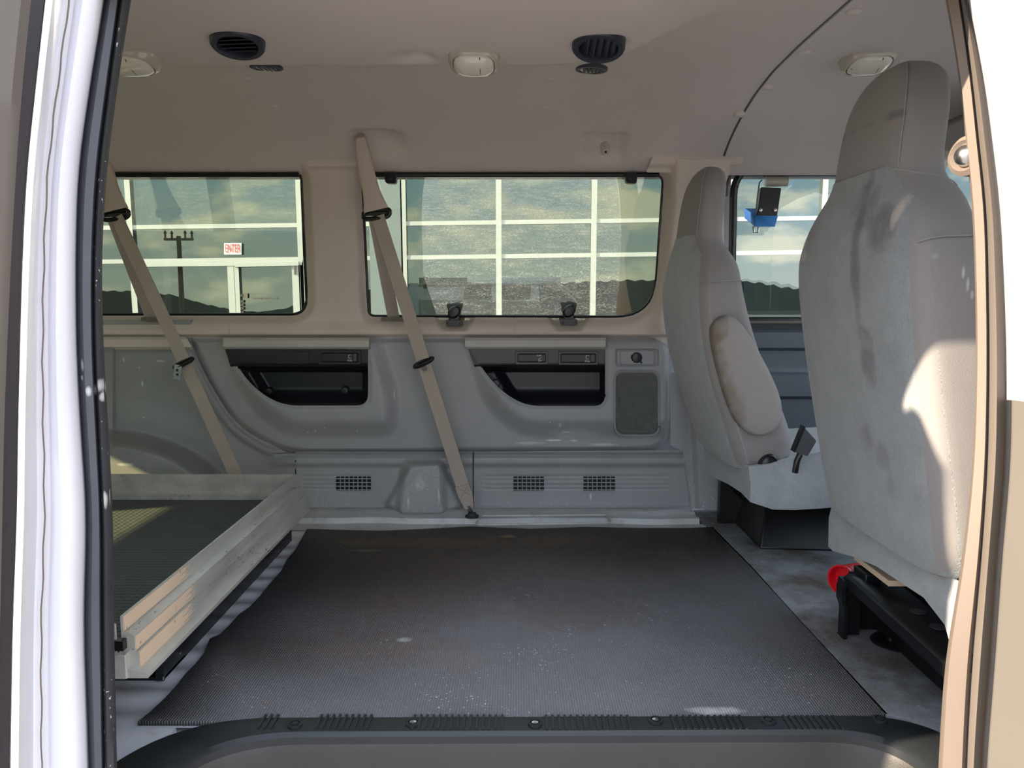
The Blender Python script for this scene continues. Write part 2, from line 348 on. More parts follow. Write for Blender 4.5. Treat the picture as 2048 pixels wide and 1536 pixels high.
for x in cols: part(bld, 'mullion', MB().hexa(vbar(x, 11 if x != 593 else 10, 300, BOT)), M['frame'])
for yc in (320, 450, 518): 
    part(bld, 'transom', MB().hexa(hbar(-900, 2700, yc, 8.5)), M['frame'])
part(bld, 'column_cover', MB().hexa(vbar(768, 66, 300, BOT)), M['colwall'])
part(bld, 'column_cover', MB().hexa(vbar(1425, 72, 300, BOT)), M['colwall'])
for i in range(len(cols) - 1):
    x0, x1 = cols[i], cols[i + 1]
    if x0 in (593, 1190): x1 = x1 if x0 != 1190 else 1470
    part(bld, 'window_pane', MB().hexa([P(x0, 790, BY + .05), P(x1, 790, BY + .05), P(x1, 790, BY + .08), P(x0, 790, BY + .08), P(x0, 290, BY + .05), P(x1, 290, BY + .05), P(x1, 290, BY + .08), P(x0, 290, BY + .08)]), G_BLDG)
# entrance door inside the bay under the ENTER sign
part(bld, 'door_header', MB().hexa([P(262, 534, BY - .03), P(604, 530, BY - .03), P(604, 530, BY + .12), P(262, 534, BY + .12), P(262, 524, BY - .03), P(604, 519, BY - .03), P(604, 519, BY + .12), P(262, 524, BY + .12)]), M['frame'])
part(bld, 'door_post', MB().hexa(vbar(460, 13, 520, BOT)), M['frame'])
dr = part(bld, 'entrance_door', MB().hexa(vbar(472, 9, 524, BOT)).hexa(vbar(591, 16, 524, BOT)).hexa([P(470, 534, BY - .06), P(597, 531, BY - .06), P(597, 531, BY + .12), P(470, 534, BY + .12), P(470, 526, BY - .06), P(597, 523, BY - .06), P(597, 520, BY + .12), P(470, 522.5, BY + .12)]), M['frame'])
part(bld, 'door_post', MB().hexa(vbar(604, 9, 524, BOT)), M['frame'])
part(dr, 'door_hinge', plate(rect(588, 532, 591, 549, 1), BY - .05, .03), M['taupe'])
for k, (x, y, w_) in enumerate([(478, 588, 7), (486, 587, 9), (479, 600, 8), (479, 607, 8), (479, 614, 8), (479, 622, 8)]):
    part(dr, 'door_sticker', plate(rect(x, y, x + w_, y + (9 if k == 1 else 5.5), .5), BY - .0, .02), M['taupe'])
tl = P(528, 597, BY - .02); text('door_lettering', "BOONE'S AUTO SALES", M['taupe'], dr, tl, (PI / 2, 0, 0), .045, .002)
en = thing('enter_sign', 'small white sign reading ENTER in red on the glass above the door', 'sign')
part(en, 'board', plate(rect(448, 486, 482.5, 509, .5), BY - .02, .03), M['white'])
text('lettering', 'ENTER', M['redprint'], en, P(465.4, 497.5, BY - .03), (PI / 2, 0, 0), .20, .003).scale = (.50, 1.0, 1)
en.children[-1].scale = (.46, 1.05, 1)

# ================================================================== VAN SHELL
def yb(py): return np.interp(py, [200, 345, 632, 700], [2.56, 2.60, 2.665, 2.67])
W1 = rpoly([(120, 347), (603, 346), (615, 629), (120, 629)], [5, 16, 34, 5])
W2 = rpoly([(724, 345), (1327, 348), (1307, 634), (737, 632)], [10, 22, 78, 14])
DOORW = rpoly([(1448, 322), (2600, 322), (2600, 1300), (1448, 1300)], [70, 5, 5, 5])
def pocket(x): return rpoly([(x - 40, 632), (x + 40, 632), (x + 26, 661), (x - 26, 661)], [4, 4, 10, 10])
PK = [pocket(909), pocket(1137)]
PIL = rpoly([(1338, 300), (1500, 300), (1470, 1100), (1345, 1100), (1300, 640), (1318, 560), (1334, 400)], 10)
def d_beige(x, y):
    D = yb(y) + 0
    for w in (W1, W2):
        s = sd(x, y, w); D = D + .040 * (1 - ss(s / 20)) * (s < 20)
    s = sd(x, y, DOORW); D = D + .05 * (1 - ss(s / 14))
    s = sd(x, y, PIL); D = D - .035 * ss((-s + 8) / 30)
    for p in PK:
        s = sd(x, y, p); D = D + .030 * ss((-s + 4) / 14)
    # sill rolls inward above the grey panels
    D = D - .02 * ss((y - 640) / 25) * (x < 1340) + .02 * ss((y - 668) / 8) * (x < 1340)
    # seams
    for xs in (455, 1030):
        D = D + .006 * np.exp(-((x - xs) / 1.3) ** 2) * (y > 634)
    D = D - .012 * ss((x - 603) / 14) * ss((742 - x) / 14) * ss((340 - y) / 8)
    return D
m = field(60, 1470, 318, 690, 3, d_beige, cut=(W1, W2, DOORW))
struct(obj('wall_left', m, M['beige']), 'beige moulded window surround along the far side of the van', 'wall')
# closing outer skin of the far side
sk = field(-900, 1462, 330, 1100, 12, lambda x, y: yb(y) + .10, cut=(W1, W2))
struct(obj('wall_left_skin', sk, M['paint']), 'outer sheet metal skin behind the far window surround', 'wall')
def glasspane(name, poly, D, mat, num):
    g = MB(); a = []
    for x, y in poly:      # all on one flat pane leaning inward at the top
        r = _ray(x, y); k = (2.60 + D + .1354 * (1.2075 - CH)) / (r[1] + .1354 * r[2]); a.append(Vector((r[0] * k, r[1] * k, CH + r[2] * k)))
    g.prism(a, (0, .004, 0)); o = obj(name, g, mat); o.data.polygons.foreach_set('use_smooth', [False] * len(o.data.polygons))
    return struct(o, num, 'window')
glasspane('window_1', rpoly([(100, 338), (610, 338), (622, 636), (100, 636)], [5, 16, 30, 5]), .045, G_TINT, 'tinted rear side window behind the left seat belt')
glasspane('window_2', rpoly([(716, 338), (1333, 341), (1314, 641), (730, 640)], [10, 20, 74, 14]), .045, G_TINT, 'large tinted middle side window with two latches')
def ringtube(poly, D, r, mat, name, label):
    m = MB(); pts = [P(x, y, float(yb(y)) + D) for x, y in poly]; pts.append(pts[0]); m.tube(pts, r, 8); o = obj(name, m, mat); return tag(o, label, 'window seal')
ringtube(W1, .042, .006, M['gloss'], 'window_seal', 'thin black rubber seal around the rear tinted side window')
ringtube(W2, .042, .005, M['gloss'], 'window_seal', 'thin black rubber seal around the middle tinted side window')
# black strip along the top of the windows
for x0, x1, lb in ((130, 598, 'rear'), (748, 1318, 'middle')):
    m = MB(); pts = [P(x, 349, float(yb(349)) + .02) for x in np.linspace(x0, x1, 12)]; m.tube(pts, .008, 8)
    tag(obj('window_top_seal', m, M['gloss']), 'black rubber strip under the headliner along the top of the %s side window' % lb, 'seal')

# ------------------------------------------------------------------ grey side panels
MAINP = rpoly([(378, 676), (1338, 676), (1340, 903), (575, 908), (480, 858), (432, 790)], [6, 34, 55, 60, 60, 80])
PO1 = rpoly([(452, 697), (738, 697), (738, 813), (560, 813), (497, 770)], [2, 2, 26, 50, 40])
PO2 = rpoly([(938, 697), (1212, 697), (1212, 814), (1045, 814), (983, 768)], [2, 2, 26, 50, 40])
B1 = rpoly([(415, 660), (765, 660), (806, 790), (800, 878), (560, 880), (478, 800)], [10, 10, 60, 50, 70, 60])
B2 = rpoly([(915, 660), (1420, 660), (1420, 878), (1040, 880), (965, 820)], [10, 10, 10, 80, 60])
def d_main(x, y):
    D = 2.645 + 0 * x
    for b in (B1, B2): D = D - .045 * ss(-sd(x, y, b) / 42)
    s = -sd(x, y, MAINP); D = D + .022 * (1 - ss(s / 11))
    for p in (PO1, PO2):
        s = sd(x, y, p); D = D + .008 * (1 - ss(s / 6)) * (s < 6)
    s = sd(x, y, rect(1232, 699, 1317, 731, 5)); D = D + .010 * ss((-s + 2) / 4)
    s = sd(x, y, rect(1229, 741, 1319, 872, 20)); D = D + .008 * ss((-s + 2) / 4)
    for xs in (736.5, 1212.5): D = D + .006 * np.exp(-((x - xs) / 1.4) ** 2) * (y < 700)
    return D
mp_ = thing('side_armrest_panel', 'long grey moulded side panel with two dark map pockets under the windows', 'side panel')
part(mp_, 'panel_shell', field(370, 1345, 670, 912, 3, d_main, keep=(MAINP,), cut=(PO1, PO2)), M['grey'])
for i, (po, x0, x1) in enumerate(((PO1, 430, 752), (PO2, 920, 1226))):
    def d_lin(x, y, x0=x0, x1=x1):
        D = 2.622 + 0 * x
        D = D + .12 * ss((y - 731) / 14)
        D = D - .05 * ss((y - 775) / 40)
        k = (x - (x0 + 50)) - (y - 697) * .62
        D = D - .05 * (1 - ss((k + 14) / 26)) * ss((y - 735) / 10)
        D = D - .03 * ss((x - (x1 - 28)) / 14) * ss((y - 735) / 10)
        return D
    big = rpoly([(po[0][0] - 4, 694), (x1 - 10, 694), (x1 - 10, 820), (x0 + 104, 820), (x0 + 44, 776)], [2, 2, 30, 56, 46])
    ln = part(mp_, 'map_pocket', field(x0, x1, 690, 824, 3, d_lin, keep=(big,)), M['black'])
    # lighter band above the bin
    part(ln, 'pocket_band', field(x0 + 14, x1 - 12, 696, 733, 3, lambda x, y: 2.616 + .012 * ss((y - 726) / 7), keep=(po,)), M['blackband'] if i else M['black'])
    lip = MB().tube([P(x, y, float(d_main(np.array([x + 0.]), np.array([y + 2.]))[0]) + .002) for x, y in po[4:]], .0035, 8)
    part(mp_, 'pocket_lip', lip, M['grey'])
    # rolled cap strip over the pocket
    cx0, cx1 = ((452, 738) if i == 0 else (936, 1211))
    cap = field(cx0 - 6, cx1, 675, 698, 2, lambda x, y: 2.595 + .016 * (1 - ss((y - 674) / 7)) + .010 * ss((y - 694) / 4) + 0 * x)
    part(mp_, 'cap_strip', cap, M['greycap'])
for (x, y) in ((540, 782), (691, 780), (992, 766)):
    part(mp_, 'screw_plug', MB().lathe(P(x, y, 2.672), (0, -1, 0), [(.015, -.006), (.0145, .010), (.011, .016), (.002, .017)], 20), M['blackband'] if x == 992 else M['black'])
def ashtray(x0, x1, y0, y1, knob, mark):
    a = part(mp_, 'ashtray', plate(rect(x0, y0, x1, y1, 2), 2.606, .02), M['blackband'] if x0 > 900 else M['black'], bevel=.001)
    part(a, 'ashtray_frame', MB().tube([P(x, y, 2.6045) for x, y in rect(x0 + 5, y0 + 5, x1 - 5, y1 - 5, 1.5)] + [P(x0 + 5, y0 + 6.5, 2.6045)], .0016, 6), M['gloss'])
    dw = part(a, 'drawer', plate(rect(x0 + 8, y0 + 6, x1 - (14 if knob else 8), y1 - 6, 1), 2.602, .006), M['black'], bevel=.0008)
    if knob: part(a, 'slide_knob', plate(rect(x1 - 14, y0 + 6, x1 - 8, y1 - 6, 1), 2.598, .010), M['blackband'], bevel=.0008)
    cx = x1 - (21 if knob else 16); cy = (y0 + y1) / 2
    if mark == 'cup':
        part(a, 'cup_mark', MB().tube([P(x, y, 2.6012) for x, y in ((cx - 3, cy - 5), (cx - 2.4, cy + 1.5), (cx + 2.4, cy + 1.5), (cx + 3, cy - 5), (cx - 3, cy - 5))], .0009, 6), M['white'])
        text('printed_word', 'PULL', M['white'], a, P(cx, cy + 6.3, 2.601), (PI / 2, 0, 0), .0085, .0002)
    else:
        text('printed_word', 'PUSH', M['white'], a, P(cx - 2, cy - 5, 2.601), (PI / 2, 0, 0), .007, .0002)
        part(a, 'lift_mark', MB().tube([P(x, y, 2.6012) for x, y in ((cx + 2, cy - 1), (cx - 3, cy + 3), (cx - 1, cy + 3))], .0008, 6), M['white'])
        text('printed_word', 'LIFT', M['white'], a, P(cx, cy + 6.3, 2.601), (PI / 2, 0, 0), .007, .0002)
ashtray(637, 721, 701, 729, True, 'cup'); ashtray(1031, 1096, 703, 729, False, 'lid'); ashtray(1117, 1196, 703, 730, True, 'cup')
part(mp_, 'blank_cover', plate(rect(553, 703, 616, 728, 2), 2.611, .01), M['black'], bevel=.001)
op = part(mp_, 'outlet_plate', plate(rect(1241, 702, 1308, 729, 3), 2.602, .012), M['grey'], bevel=.0015)
cp = MB().lathe(P(1273, 715, 2.603), (0, -1, 0), [(.0185, 0), (.0185, .008), (.015, .014), (.004, .016)], 24); cp.tube([P(1262, 714, 2.596), P(1268, 714, 2.594)], .006, 8).tube([P(1277, 720, 2.594), P(1284, 726, 2.596)], .003, 8)
part(op, 'outlet_cap', cp, M['black'])
sg = part(mp_, 'speaker_grille', plate(rect(1233, 746, 1315, 867, 17), 2.601, .01), M['mesh'], bevel=.002)
part(mp_, 'speaker_bezel', MB().tube([P(x, y, 2.604) for x, y in rect(1230, 742, 1318, 871, 20)] + [P(1230, 762, 2.604)], .0035, 8), M['darkgrey'])
rg = MB().tube([P(1274 + 36 * math.cos(a), 806 + 50 * math.sin(a), 2.6005) for a in np.linspace(0, 2 * PI, 33)], .0012, 6)
part(sg, 'speaker_ring', rg, M['mesh'])

q_ = []
for (x, y, a, b, k) in ((1133, 866, .018, .003, .9), (1108, 884, .028, .004, .9), (1150, 885, .016, .003, .8), (1210, 893, .06, .005, .5), (1060, 890, .05, .006, .5), (1120, 850, .006, .012, .6), (786, 790, .003, .02, .5), (600, 860, .003, .003, .9), (613, 866, .003, .003, .9), (648, 857, .003, .003, .9), (712, 864, .003, .003, .9), (628, 864, .003, .003, .8), (1100, 845, .004, .004, .7), (1184, 999, .003, .014, .95), (843, 960, .02, .03, .25), (880, 985, .003, .03, .6), (820, 1000, .004, .02, .6), (1150, 870, .10, .02, .25)):
    p_ = P(x, y, 2.61); q_.append((p_.x, p_.z, a, b, (212, 215, 216), k))
blobs(M['grey'], q_, (0, 2))
q_ = []
for (x, y, a, b) in ((237, 721, .003, .008), (275, 770, .004, .012), (310, 724, .016, .004), (269, 737, .003, .004), (306, 906, .030, .006), (300, 930, .02, .004), (282, 837, .003, .003)):
    p_ = P(x, y, 2.62); q_.append((p_.x, p_.z, a, b, (205, 208, 208), .8))
blobs(M['darkgrey'], q_, (0, 2))
q_ = []
for (x, y, a, b) in ((200, 770, .010, .014), (170, 730, .008, .014), (206, 790, .006, .012), (184, 780, .006, .012), (168, 755, .006, .006), (203, 795, .003, .01), (211, 1000, .003, .02)):
    p_ = P(x, y, .965); q_.append((p_.x, p_.z, a * .5, b * .6, (200, 200, 200), .8))
blobs(M['seal'], q_, (0, 2)); blobs(M['sealgrey'], q_, (0, 2))
# lower trims
BUMP = rpoly([(812, 930), (880, 930), (886, 1030), (799, 1032)], [6, 6, 8, 8])
BUMPO = rpoly([(815, 922), (884, 918), (938, 1014), (886, 1040), (800, 1040), (762, 1012)], 14)
def rows(x, y, x0, x1):
    D = 0 * x
    for yy in (952.5, 961, 969.5, 978): D = D + .003 * np.exp(-((y - yy) / 1.5) ** 2) * ss((x - x0) / 6) * ss((x1 - x) / 6)
    return D
def d_low(x, y):
    D = 2.640 + .012 * ss((y - 905) / 4) - .016 * ss((y - 908) / 10) + .016 * ss((y - 926) / 10)
    s = sd(x, y, BUMPO); D = D - .045 * ss(-s / 16)
    s = sd(x, y, BUMP); D = D - .040 * ss((-s + 14) / 18)
    D = D + .05 * (ss((930 - y) / 25) * 0)
    D = D + rows(x, y, 600, 748) * 1.0 + rows(x, y, 965, 1337)
    D = D - .006 * ss((y - 1010) / 5)
    return D
def lowtrim(name, label, outline, vents, mat=M['grey']):
    t = thing(name, label, 'trim panel')
    cuts = [rect(x0, 953, x1, 982, 3) for x0, x1 in vents]
    xs = [p[0] for p in outline]; ys = [p[1] for p in outline]
    part(t, 'trim_shell', field(min(xs) - 4, max(xs) + 4, min(ys) - 4, max(ys) + 4, 2.5, d_low, keep=(outline,), cut=cuts), mat)
    for (x0, x1) in vents:
        v = part(t, 'vent_grille', plate(rect(x0 - 3, 950, x1 + 3, 985, 2), 2.662, .004), M['black'])
        g = MB()
        for yy in (957.5, 965, 972.5, 980): g.tube([P(x0 - 1, yy, 2.645), P(x1 + 1, yy, 2.645)], .0022, 6)
        n = int((x1 - x0) / 10)
        for k in range(1, n + 1): xx = x0 + k * (x1 - x0) / (n + 1); g.tube([P(xx, 952, 2.647), P(xx, 983, 2.647)], .0019, 6)
        part(t, 'vent_louvre', g, mat)
    return t
lowtrim('lower_trim_panel', 'lower grey trim with one vent and a box bulge behind the aluminium tray', rpoly([(590, 903), (945, 903), (945, 1019), (905, 1019), (884, 1032), (798, 1034), (772, 1017), (590, 1017)], [3, 3, 3, 8, 14, 14, 8, 3]), [(672, 742)])
lowtrim('lower_trim_panel', 'lower grey trim with two vents below the speaker grille', rpoly([(948, 903), (1368, 900), (1384, 1014), (948, 1017)], 3), [(1027, 1088), (1167, 1230)])
for (x0, y0) in ((718, 1017), (1015, 1016), (1300, 1016)): pass
# wheel arch panel at the left
ARCH = rpoly([(60, 697), (385, 697), (432, 790), (480, 858), (575, 905), (592, 906), (592, 1040), (60, 1040)], [3, 3, 60, 60, 30, 2, 3, 3])
def d_arch(x, y):
    D = 2.655 + 0 * x
    # wheel housing swelling forward of a curved ridge
    r = np.hypot((x - 200) / 290., (y - 1040) / 185.)
    D = D - .20 * ss((1.0 - r) / .22) - .02 * ss((1.35 - r) / .3)
    
    D = D - .012 * (1 - ss((x - 226) / 5)) * ss((892 - y) / 6)
    # ridge flowing out of the armrest curve into the lower trim
    rd = sd(x, y, MAINP); D = D - .014 * ss((rd - 2) / 8) * ss((24 - rd) / 8)
    k = ss((x - 520) / 60) * ss((y - 890) / 12); D = D * (1 - k) + d_low(x, y) * k
    D = D - .010 * ss((697 + 8 - y) / 8)
    return D
wa = thing('wheel_arch_panel', 'scuffed grey panel toned darker for shade, swelling over the rear wheel at left', 'side panel')
part(wa, 'arch_shell', field(150, 640, 695, 1040, 3, d_arch, keep=(ARCH,)), M['darkgrey'])  # grey plastic like the trims, shade at this end put into its colour
part(wa, 'belt_line_strip', field(150, 388, 674, 699, 2.5, lambda x, y: 2.632 + .014 * (1 - ss((y - 674) / 6)) + .012 * ss((y - 694) / 4) + 0 * x, keep=(rpoly([(150, 674), (372, 674), (387, 699), (150, 699)], 3),)), M['beige'])
# solid wall continuing rearward, out of the frame at left
m = MB().hexa([(-3.1, 2.66, 0), (-1.15, 2.66, 0), (-1.15, 2.78, 0), (-3.1, 2.78, 0), (-3.1, 2.66, .70), (-1.15, 2.66, .70), (-1.15, 2.78, .70), (-3.1, 2.78, .70)])
m.hexa([(-3.1, 2.60, 1.12), (-1.55, 2.60, 1.12), (-1.55, 2.72, 1.12), (-3.1, 2.72, 1.12), (-3.1, 2.58, 1.42), (-1.55, 2.58, 1.42), (-1.55, 2.70, 1.42), (-3.1, 2.70, 1.42)])
m.hexa([(-3.1, 2.62, .70), (-1.72, 2.65, .70), (-1.72, 2.75, .70), (-3.1, 2.75, .70), (-3.1, 2.58, 1.12), (-1.72, 2.60, 1.12), (-1.72, 2.70, 1.12), (-3.1, 2.70, 1.12)])
struct(obj('wall_left_rear', m, M['darkgrey']), 'rear stretch of the far side wall', 'wall')
m = MB().box((-1.2, 2.79, -.1), (.86, 2.84, .66))
struct(obj('wall_left_lower', m, M['darkgrey']), 'sheet metal behind the grey side panels', 'wall')

# pillar trims by the driver seat
pt = thing('pillar_trim', 'grey pillar cover behind the far seat running down to the floor', 'pillar trim')
def d_plow(x, y): 
    D = 2.62 + 0 * x; D = D - .03 * ss((x - 1372 - (y - 740) * .06) / 14) + .05 * ss((x - 1440) / 18); return D
part(pt, 'pillar_cover', field(1336, 1462, 745, 1024, 3, d_plow, keep=(rpoly([(1339, 745), (1462, 745), (1462, 1024), (1383, 1016), (1366, 903), (1341, 890)], 3),)), M['grey'])
part(pt, 'pillar_cap', field(1290, 1494, 300, 345, 3, lambda x, y: 2.565 + .02 * (1 - ss((y - 300) / 8)) + .02 * ss((y - 325) / 15), keep=(rpoly([(1310, 303), (1489, 303), (1486, 324), (1470, 335), (1455, 345), (1292, 345)], [12, 10, 8, 4, 4, 4]),)), M['beige'])

# ------------------------------------------------------------------ floor
fl = MB()
# ribbed white steel floor (ribs run across the van)
xs_ = []; zs_ = []
x = -3.1; 
prof = []
y = 1.30
while y < 2.62:
    prof += [(y, 0), (y + .035, 0), (y + .043, -.005), (y + .078, -.005), (y + .086, 0)]; y += .086
prof = [(1.285, 0)] + prof + [(2.75, 0)]
rings = [[(xx, yy, zz) for yy, zz in prof] for xx in (-3.1, 2.0)]
n = len(prof)
fl.loft(rings, caps=False, closed=False); 
fl.box((-3.1, 1.0, -.06), (-.62, 1.29, -.001)).box((.72, 1.0, -.06), (2.0, 1.29, -.001)).box((-3.1, 1.285, -.06), (2.0, 2.79, -.014))
struct(obj('floor', fl, M['paint']), 'white painted ribbed steel van floor', 'floor')
def d_(a): return a
# pale dented sill ledge along the far wall
led = MB(); r_ = []
for i, xx in enumerate(np.linspace(-3.0, .635, 60)):
    dn = .006 * math.sin(xx * 9) + .004 * math.sin(xx * 23)
    r_.append([(xx, 2.75, .020), (xx, 2.66, .020), (xx, 2.64, .026), (xx, 2.58, .026), (xx, 2.565, .018), (xx, 2.535, .018 + dn * .4), (xx, 2.525 + dn, .026), (xx, 2.515 + dn, .024), (xx, 2.508 + dn, .006), (xx, 2.45, .001), (xx, 2.75, .001)])
led.loft(r_)
struct(obj('trim_1', led, M['ledge']), 'dented dirty white metal ledge along the foot of the side wall', 'ledge')
o = obj('ledge_embossing', MB().tube([PZ(x, y, .028) for x, y in rpoly([(962, 1032), (1215, 1030), (1222, 1046), (950, 1050)], 8)] , .004, 8), M['ledge']); struct(o, 'raised outline pressed into the metal ledge', 'ledge')
# black rubber mat with ragged left edge
le = [(614, 1060), (600, 1085), (592, 1100), (575, 1120), (562, 1145), (540, 1170), (520, 1195), (500, 1216), (478, 1232), (462, 1250), (440, 1272), (420, 1280), (408, 1310), (392, 1330), (372, 1350), (350, 1378), (330, 1400), (300, 1428), (276, 1447)]
te = [(1425, 1056), (1380, 1058), (1290, 1058), (1170, 1056), (1060, 1060), (940, 1055), (850, 1060), (760, 1064), (680, 1062)]
edge = [PZ(x, y, .006) for x, y in le] + [PZ(x, y, .006) for x, y in ((500, 1447), (900, 1449), (1300, 1447), (1775, 1432))] + [PZ(1600, 1243, .006), PZ(1500, 1132, .006)] + [PZ(x, y, .006) for x, y in te]
bm = bmesh.new(); vs2 = [bm.verts.new(v) for v in edge]; fc = bm.faces.new(vs2); bmesh.ops.triangulate(bm, faces=[fc]); 
mm = MB(); bm.verts.index_update(); mm.v = [tuple(v.co) for v in bm.verts]; mm.f = [tuple(v.index for v in f.verts) for f in bm.faces]; bm.free()
mat_o = tag(obj('rubber_floor_mat', mm, M['rubber'], solid=.008), 'large worn black ribbed rubber mat with rusty stains on the van floor', 'floor mat')
blobs(M['rubber'], [(-.02, 2.36, .03, .018, (215, 190, 140), .9), (.16, 2.32, .16, .07, (150, 134, 118), .7), (-.30, 2.30, .30, .05, (146, 132, 118), .7), (.1, 2.2, .65, .26, (132, 122, 114), .55), (-.47, 2.22, .06, .012, (170, 165, 150), .6),
    (-.30, 1.90, .28, .25, (100, 80, 70), .5), (-.38, 1.58, .30, .10, (108, 84, 70), .4), (-.25, 1.62, .02, .012, (190, 190, 188), .7), (.38, 1.33, .05, .015, (190, 185, 180), .7), (.16, 1.80, .18, .14, (86, 70, 62), .4), (.60, 2.30, .14, .12, (120, 118, 112), .45)], (0, 1))
# grey carpet of the cab floor
cpt = MB(); ce = [PZ(1368, 1022, .010), PZ(1450, 1016, .010), Vector((2.0, 2.72, .010)), Vector((2.0, 1.02, .010)), Vector((.72, 1.02, .010)), PZ(1862, 1470, .010), PZ(1820, 1436, .010), PZ(1775, 1432, .006) + Vector((-.004, 0, .004)), PZ(1500, 1132, .006) + Vector((-.004, 0, .004)), PZ(1425, 1056, .006) + Vector((-.004, 0, .004))]
g = []
cpt.prism([tuple(v) for v in ce], (0, 0, -.009))
tag(obj('cab_carpet', cpt, M['floorcarpet']), 'grimy grey carpet on the cab floor around the seat bases', 'carpet')
blobs(M['floorcarpet'], [(.98, 2.05, .05, .02, (150, 120, 80), .6), (1.0, 1.85, .20, .10, (125, 130, 138), .7), (.80, 1.58, .10, .24, (78, 72, 68), .6), (.98, 1.38, .12, .07, (128, 132, 136), .6)], (0, 1))

# ------------------------------------------------------------------ step well at the door
thr = thing('door_threshold', 'black ribbed threshold strip with screws edging the step well', 'threshold')
OUT = rpoly([(-.66, .98), (-.66, 1.335), (.76, 1.335), (.76, .98)], [0, .16, .12, 0])
IN_ = rpoly([(-.585, .98), (-.585, 1.275), (.70, 1.275), (.70, .98)], [0, .14, .10, 0])
def rp(pts, rad):
    out = []
    n = len(pts)
    for i in range(n):
        b = Vector(pts[i])
        if rad[i] == 0: out += [b]; continue
        a = Vector(pts[i - 1]); c = Vector(pts[i + 1]); u = (a - b).normalized(); w = (c - b).normalized(); r = rad[i]; p0 = b + u * r; p2 = b + w * r
        out += [p0 * (1 - t) ** 2 + b * 2 * t * (1 - t) + p2 * t * t for t in [k / 12 for k in range(13)]]
    return out
oL = rp([(-.70, .98), (-.66, 1.30), (.80, 1.315), (.76, .98)], [0, .22, .18, 0])
iL = rp([(-.58, .98), (-.57, 1.245), (.70, 1.26), (.66, .98)], [0, .20, .16, 0])
def rs(pts, n):
    d = [0]
    for i in range(1, len(pts)): d.append(d[-1] + (pts[i] - pts[i - 1]).length)
    out = []
    for k in range(n):
        q = d[-1] * k / (n - 1); i = max(j for j in range(len(d)) if d[j] <= q + 1e-9); i = min(i, len(pts) - 2)
        out.append(pts[i].lerp(pts[i + 1], (q - d[i]) / (d[i + 1] - d[i])))
    return out
# plan lines resampled together
NN = 160; o_ = rs(oL, NN); i_ = rs(iL, NN)
rings = []
for a, b in zip(o_, i_):
    rings.append([(a.x, a.y, .002), (a.x, a.y, .010), (b.x * .25 + a.x * .75, b.y * .25 + a.y * .75, .013), (b.x * .9 + a.x * .1, b.y * .9 + a.y * .1, .013), (b.x, b.y, .006), (b.x, b.y, -.012), (b.x, b.y, -.012)])
rib = MB().loft(rings, closed=False, caps=False)
x = -.46
while x < .62:
    if not any(abs(x - q) < .035 for q in (-.40, -.22, 0.02, .25, .45, .63)):
        rib.box((x - .0022, 1.262, .0125), (x + .0022, 1.306, .0155))
    x += .0115
part(thr, 'ribbed_strip', rib, M['threshold'])
for (sx_, sy_) in ((590, 1449), (826, 1446), (1070, 1447), (1311, 1441), (1537, 1441), (1760, 1439)):
    p = PZ(sx_, sy_, .014)
    sc = part(thr, 'screw_boss', MB().lathe(p, (0, 0, 1), [(.013, -.002), (.013, .002), (.009, .003), (.009, .0005), (.002, .0005)], 20), M['threshold'])
    part(sc, 'screw', MB().lathe(p + Vector((0, 0, .001)), (0, 0, 1), [(.006, 0), (.006, .002), (.001, .003)], 12), M['steel'] if sx_ in (826, 1070, 1311) else M['threshold'])
rings = []
for b in i_:
    n_ = Vector((-.02 if b.x > 0 else .02, -.02))
    rings.append([(b.x, b.y, -.008), (b.x * .995, b.y - .004, -.02), (b.x * .985, b.y - .012, -.10), (b.x * .975, b.y - .02, -.26), (b.x * .95, b.y - .05, -.28), (0, .95, -.28)])
struct(obj('floor_step_well', MB().loft(rings, closed=False, caps=False), M['steppl']), 'dark grey moulded step well below the threshold', 'step')
struct(obj('door_sill', MB().box((-.75, .86, -.40), (.85, 1.0, -.27)), M['jamb']), 'painted outer door sill below the step well', 'sill')

# ------------------------------------------------------------------ ceiling
SEAM = .69
def zmain(Y): return np.interp(Y, [.93, .98, 1.05, 1.15, 1.35, 1.6, 1.9, 2.1, 2.25, 2.38, 2.48, 2.55, 2.60, 2.64], [1.13, 1.20, 1.28, 1.335, 1.378, 1.392, 1.392, 1.385, 1.365, 1.332, 1.295, 1.26, 1.222, 1.19])
def smooth_zmain(Y):
    s = 0
    for k in np.linspace(-.04, .04, 9): s = s + zmain(Y + k)
    return s / 9
def ceil(X, Y):
    z = smooth_zmain(Y)
    # dropped air duct along the middle
    dx = ss((.50 - X) / .32); yy = 1.875 - .16 * (1 - ss((.50 - X) / .45))
    dy = ss((yy - Y) / .05) * ss((Y - 1.0) / .25); dep = .078 + .018 * ss((1.7 - Y) / .5) * 0
    z = z - dep * dx * dy + .006 * dx * dy * ss((Y - 1.7) / .15)
    # pockets around the vents, a shallow scoop and the recesses
    for (vx, vy) in VENTS:
        z = z + .004 * np.exp(-(((X - vx) / .09) ** 2 + ((Y - vy) / .05) ** 2))
    z = z + .022 * np.exp(-(((X - SCO[0]) / .055) ** 4 + ((Y - SCO[1]) / .035) ** 4)) * ss((X - SCO[0] + .06) / .1)
    z = z + .034 * np.exp(-(((X - HOOK[0]) / .062) ** 6 + ((Y - HOOK[1]) / .052) ** 6))
    z = z + .028 * np.exp(-(((X - BG[0]) / .085) ** 4 + ((Y - BG[1]) / .05) ** 4)) * ss((X - BG[0] + .10) / .06)
    return z
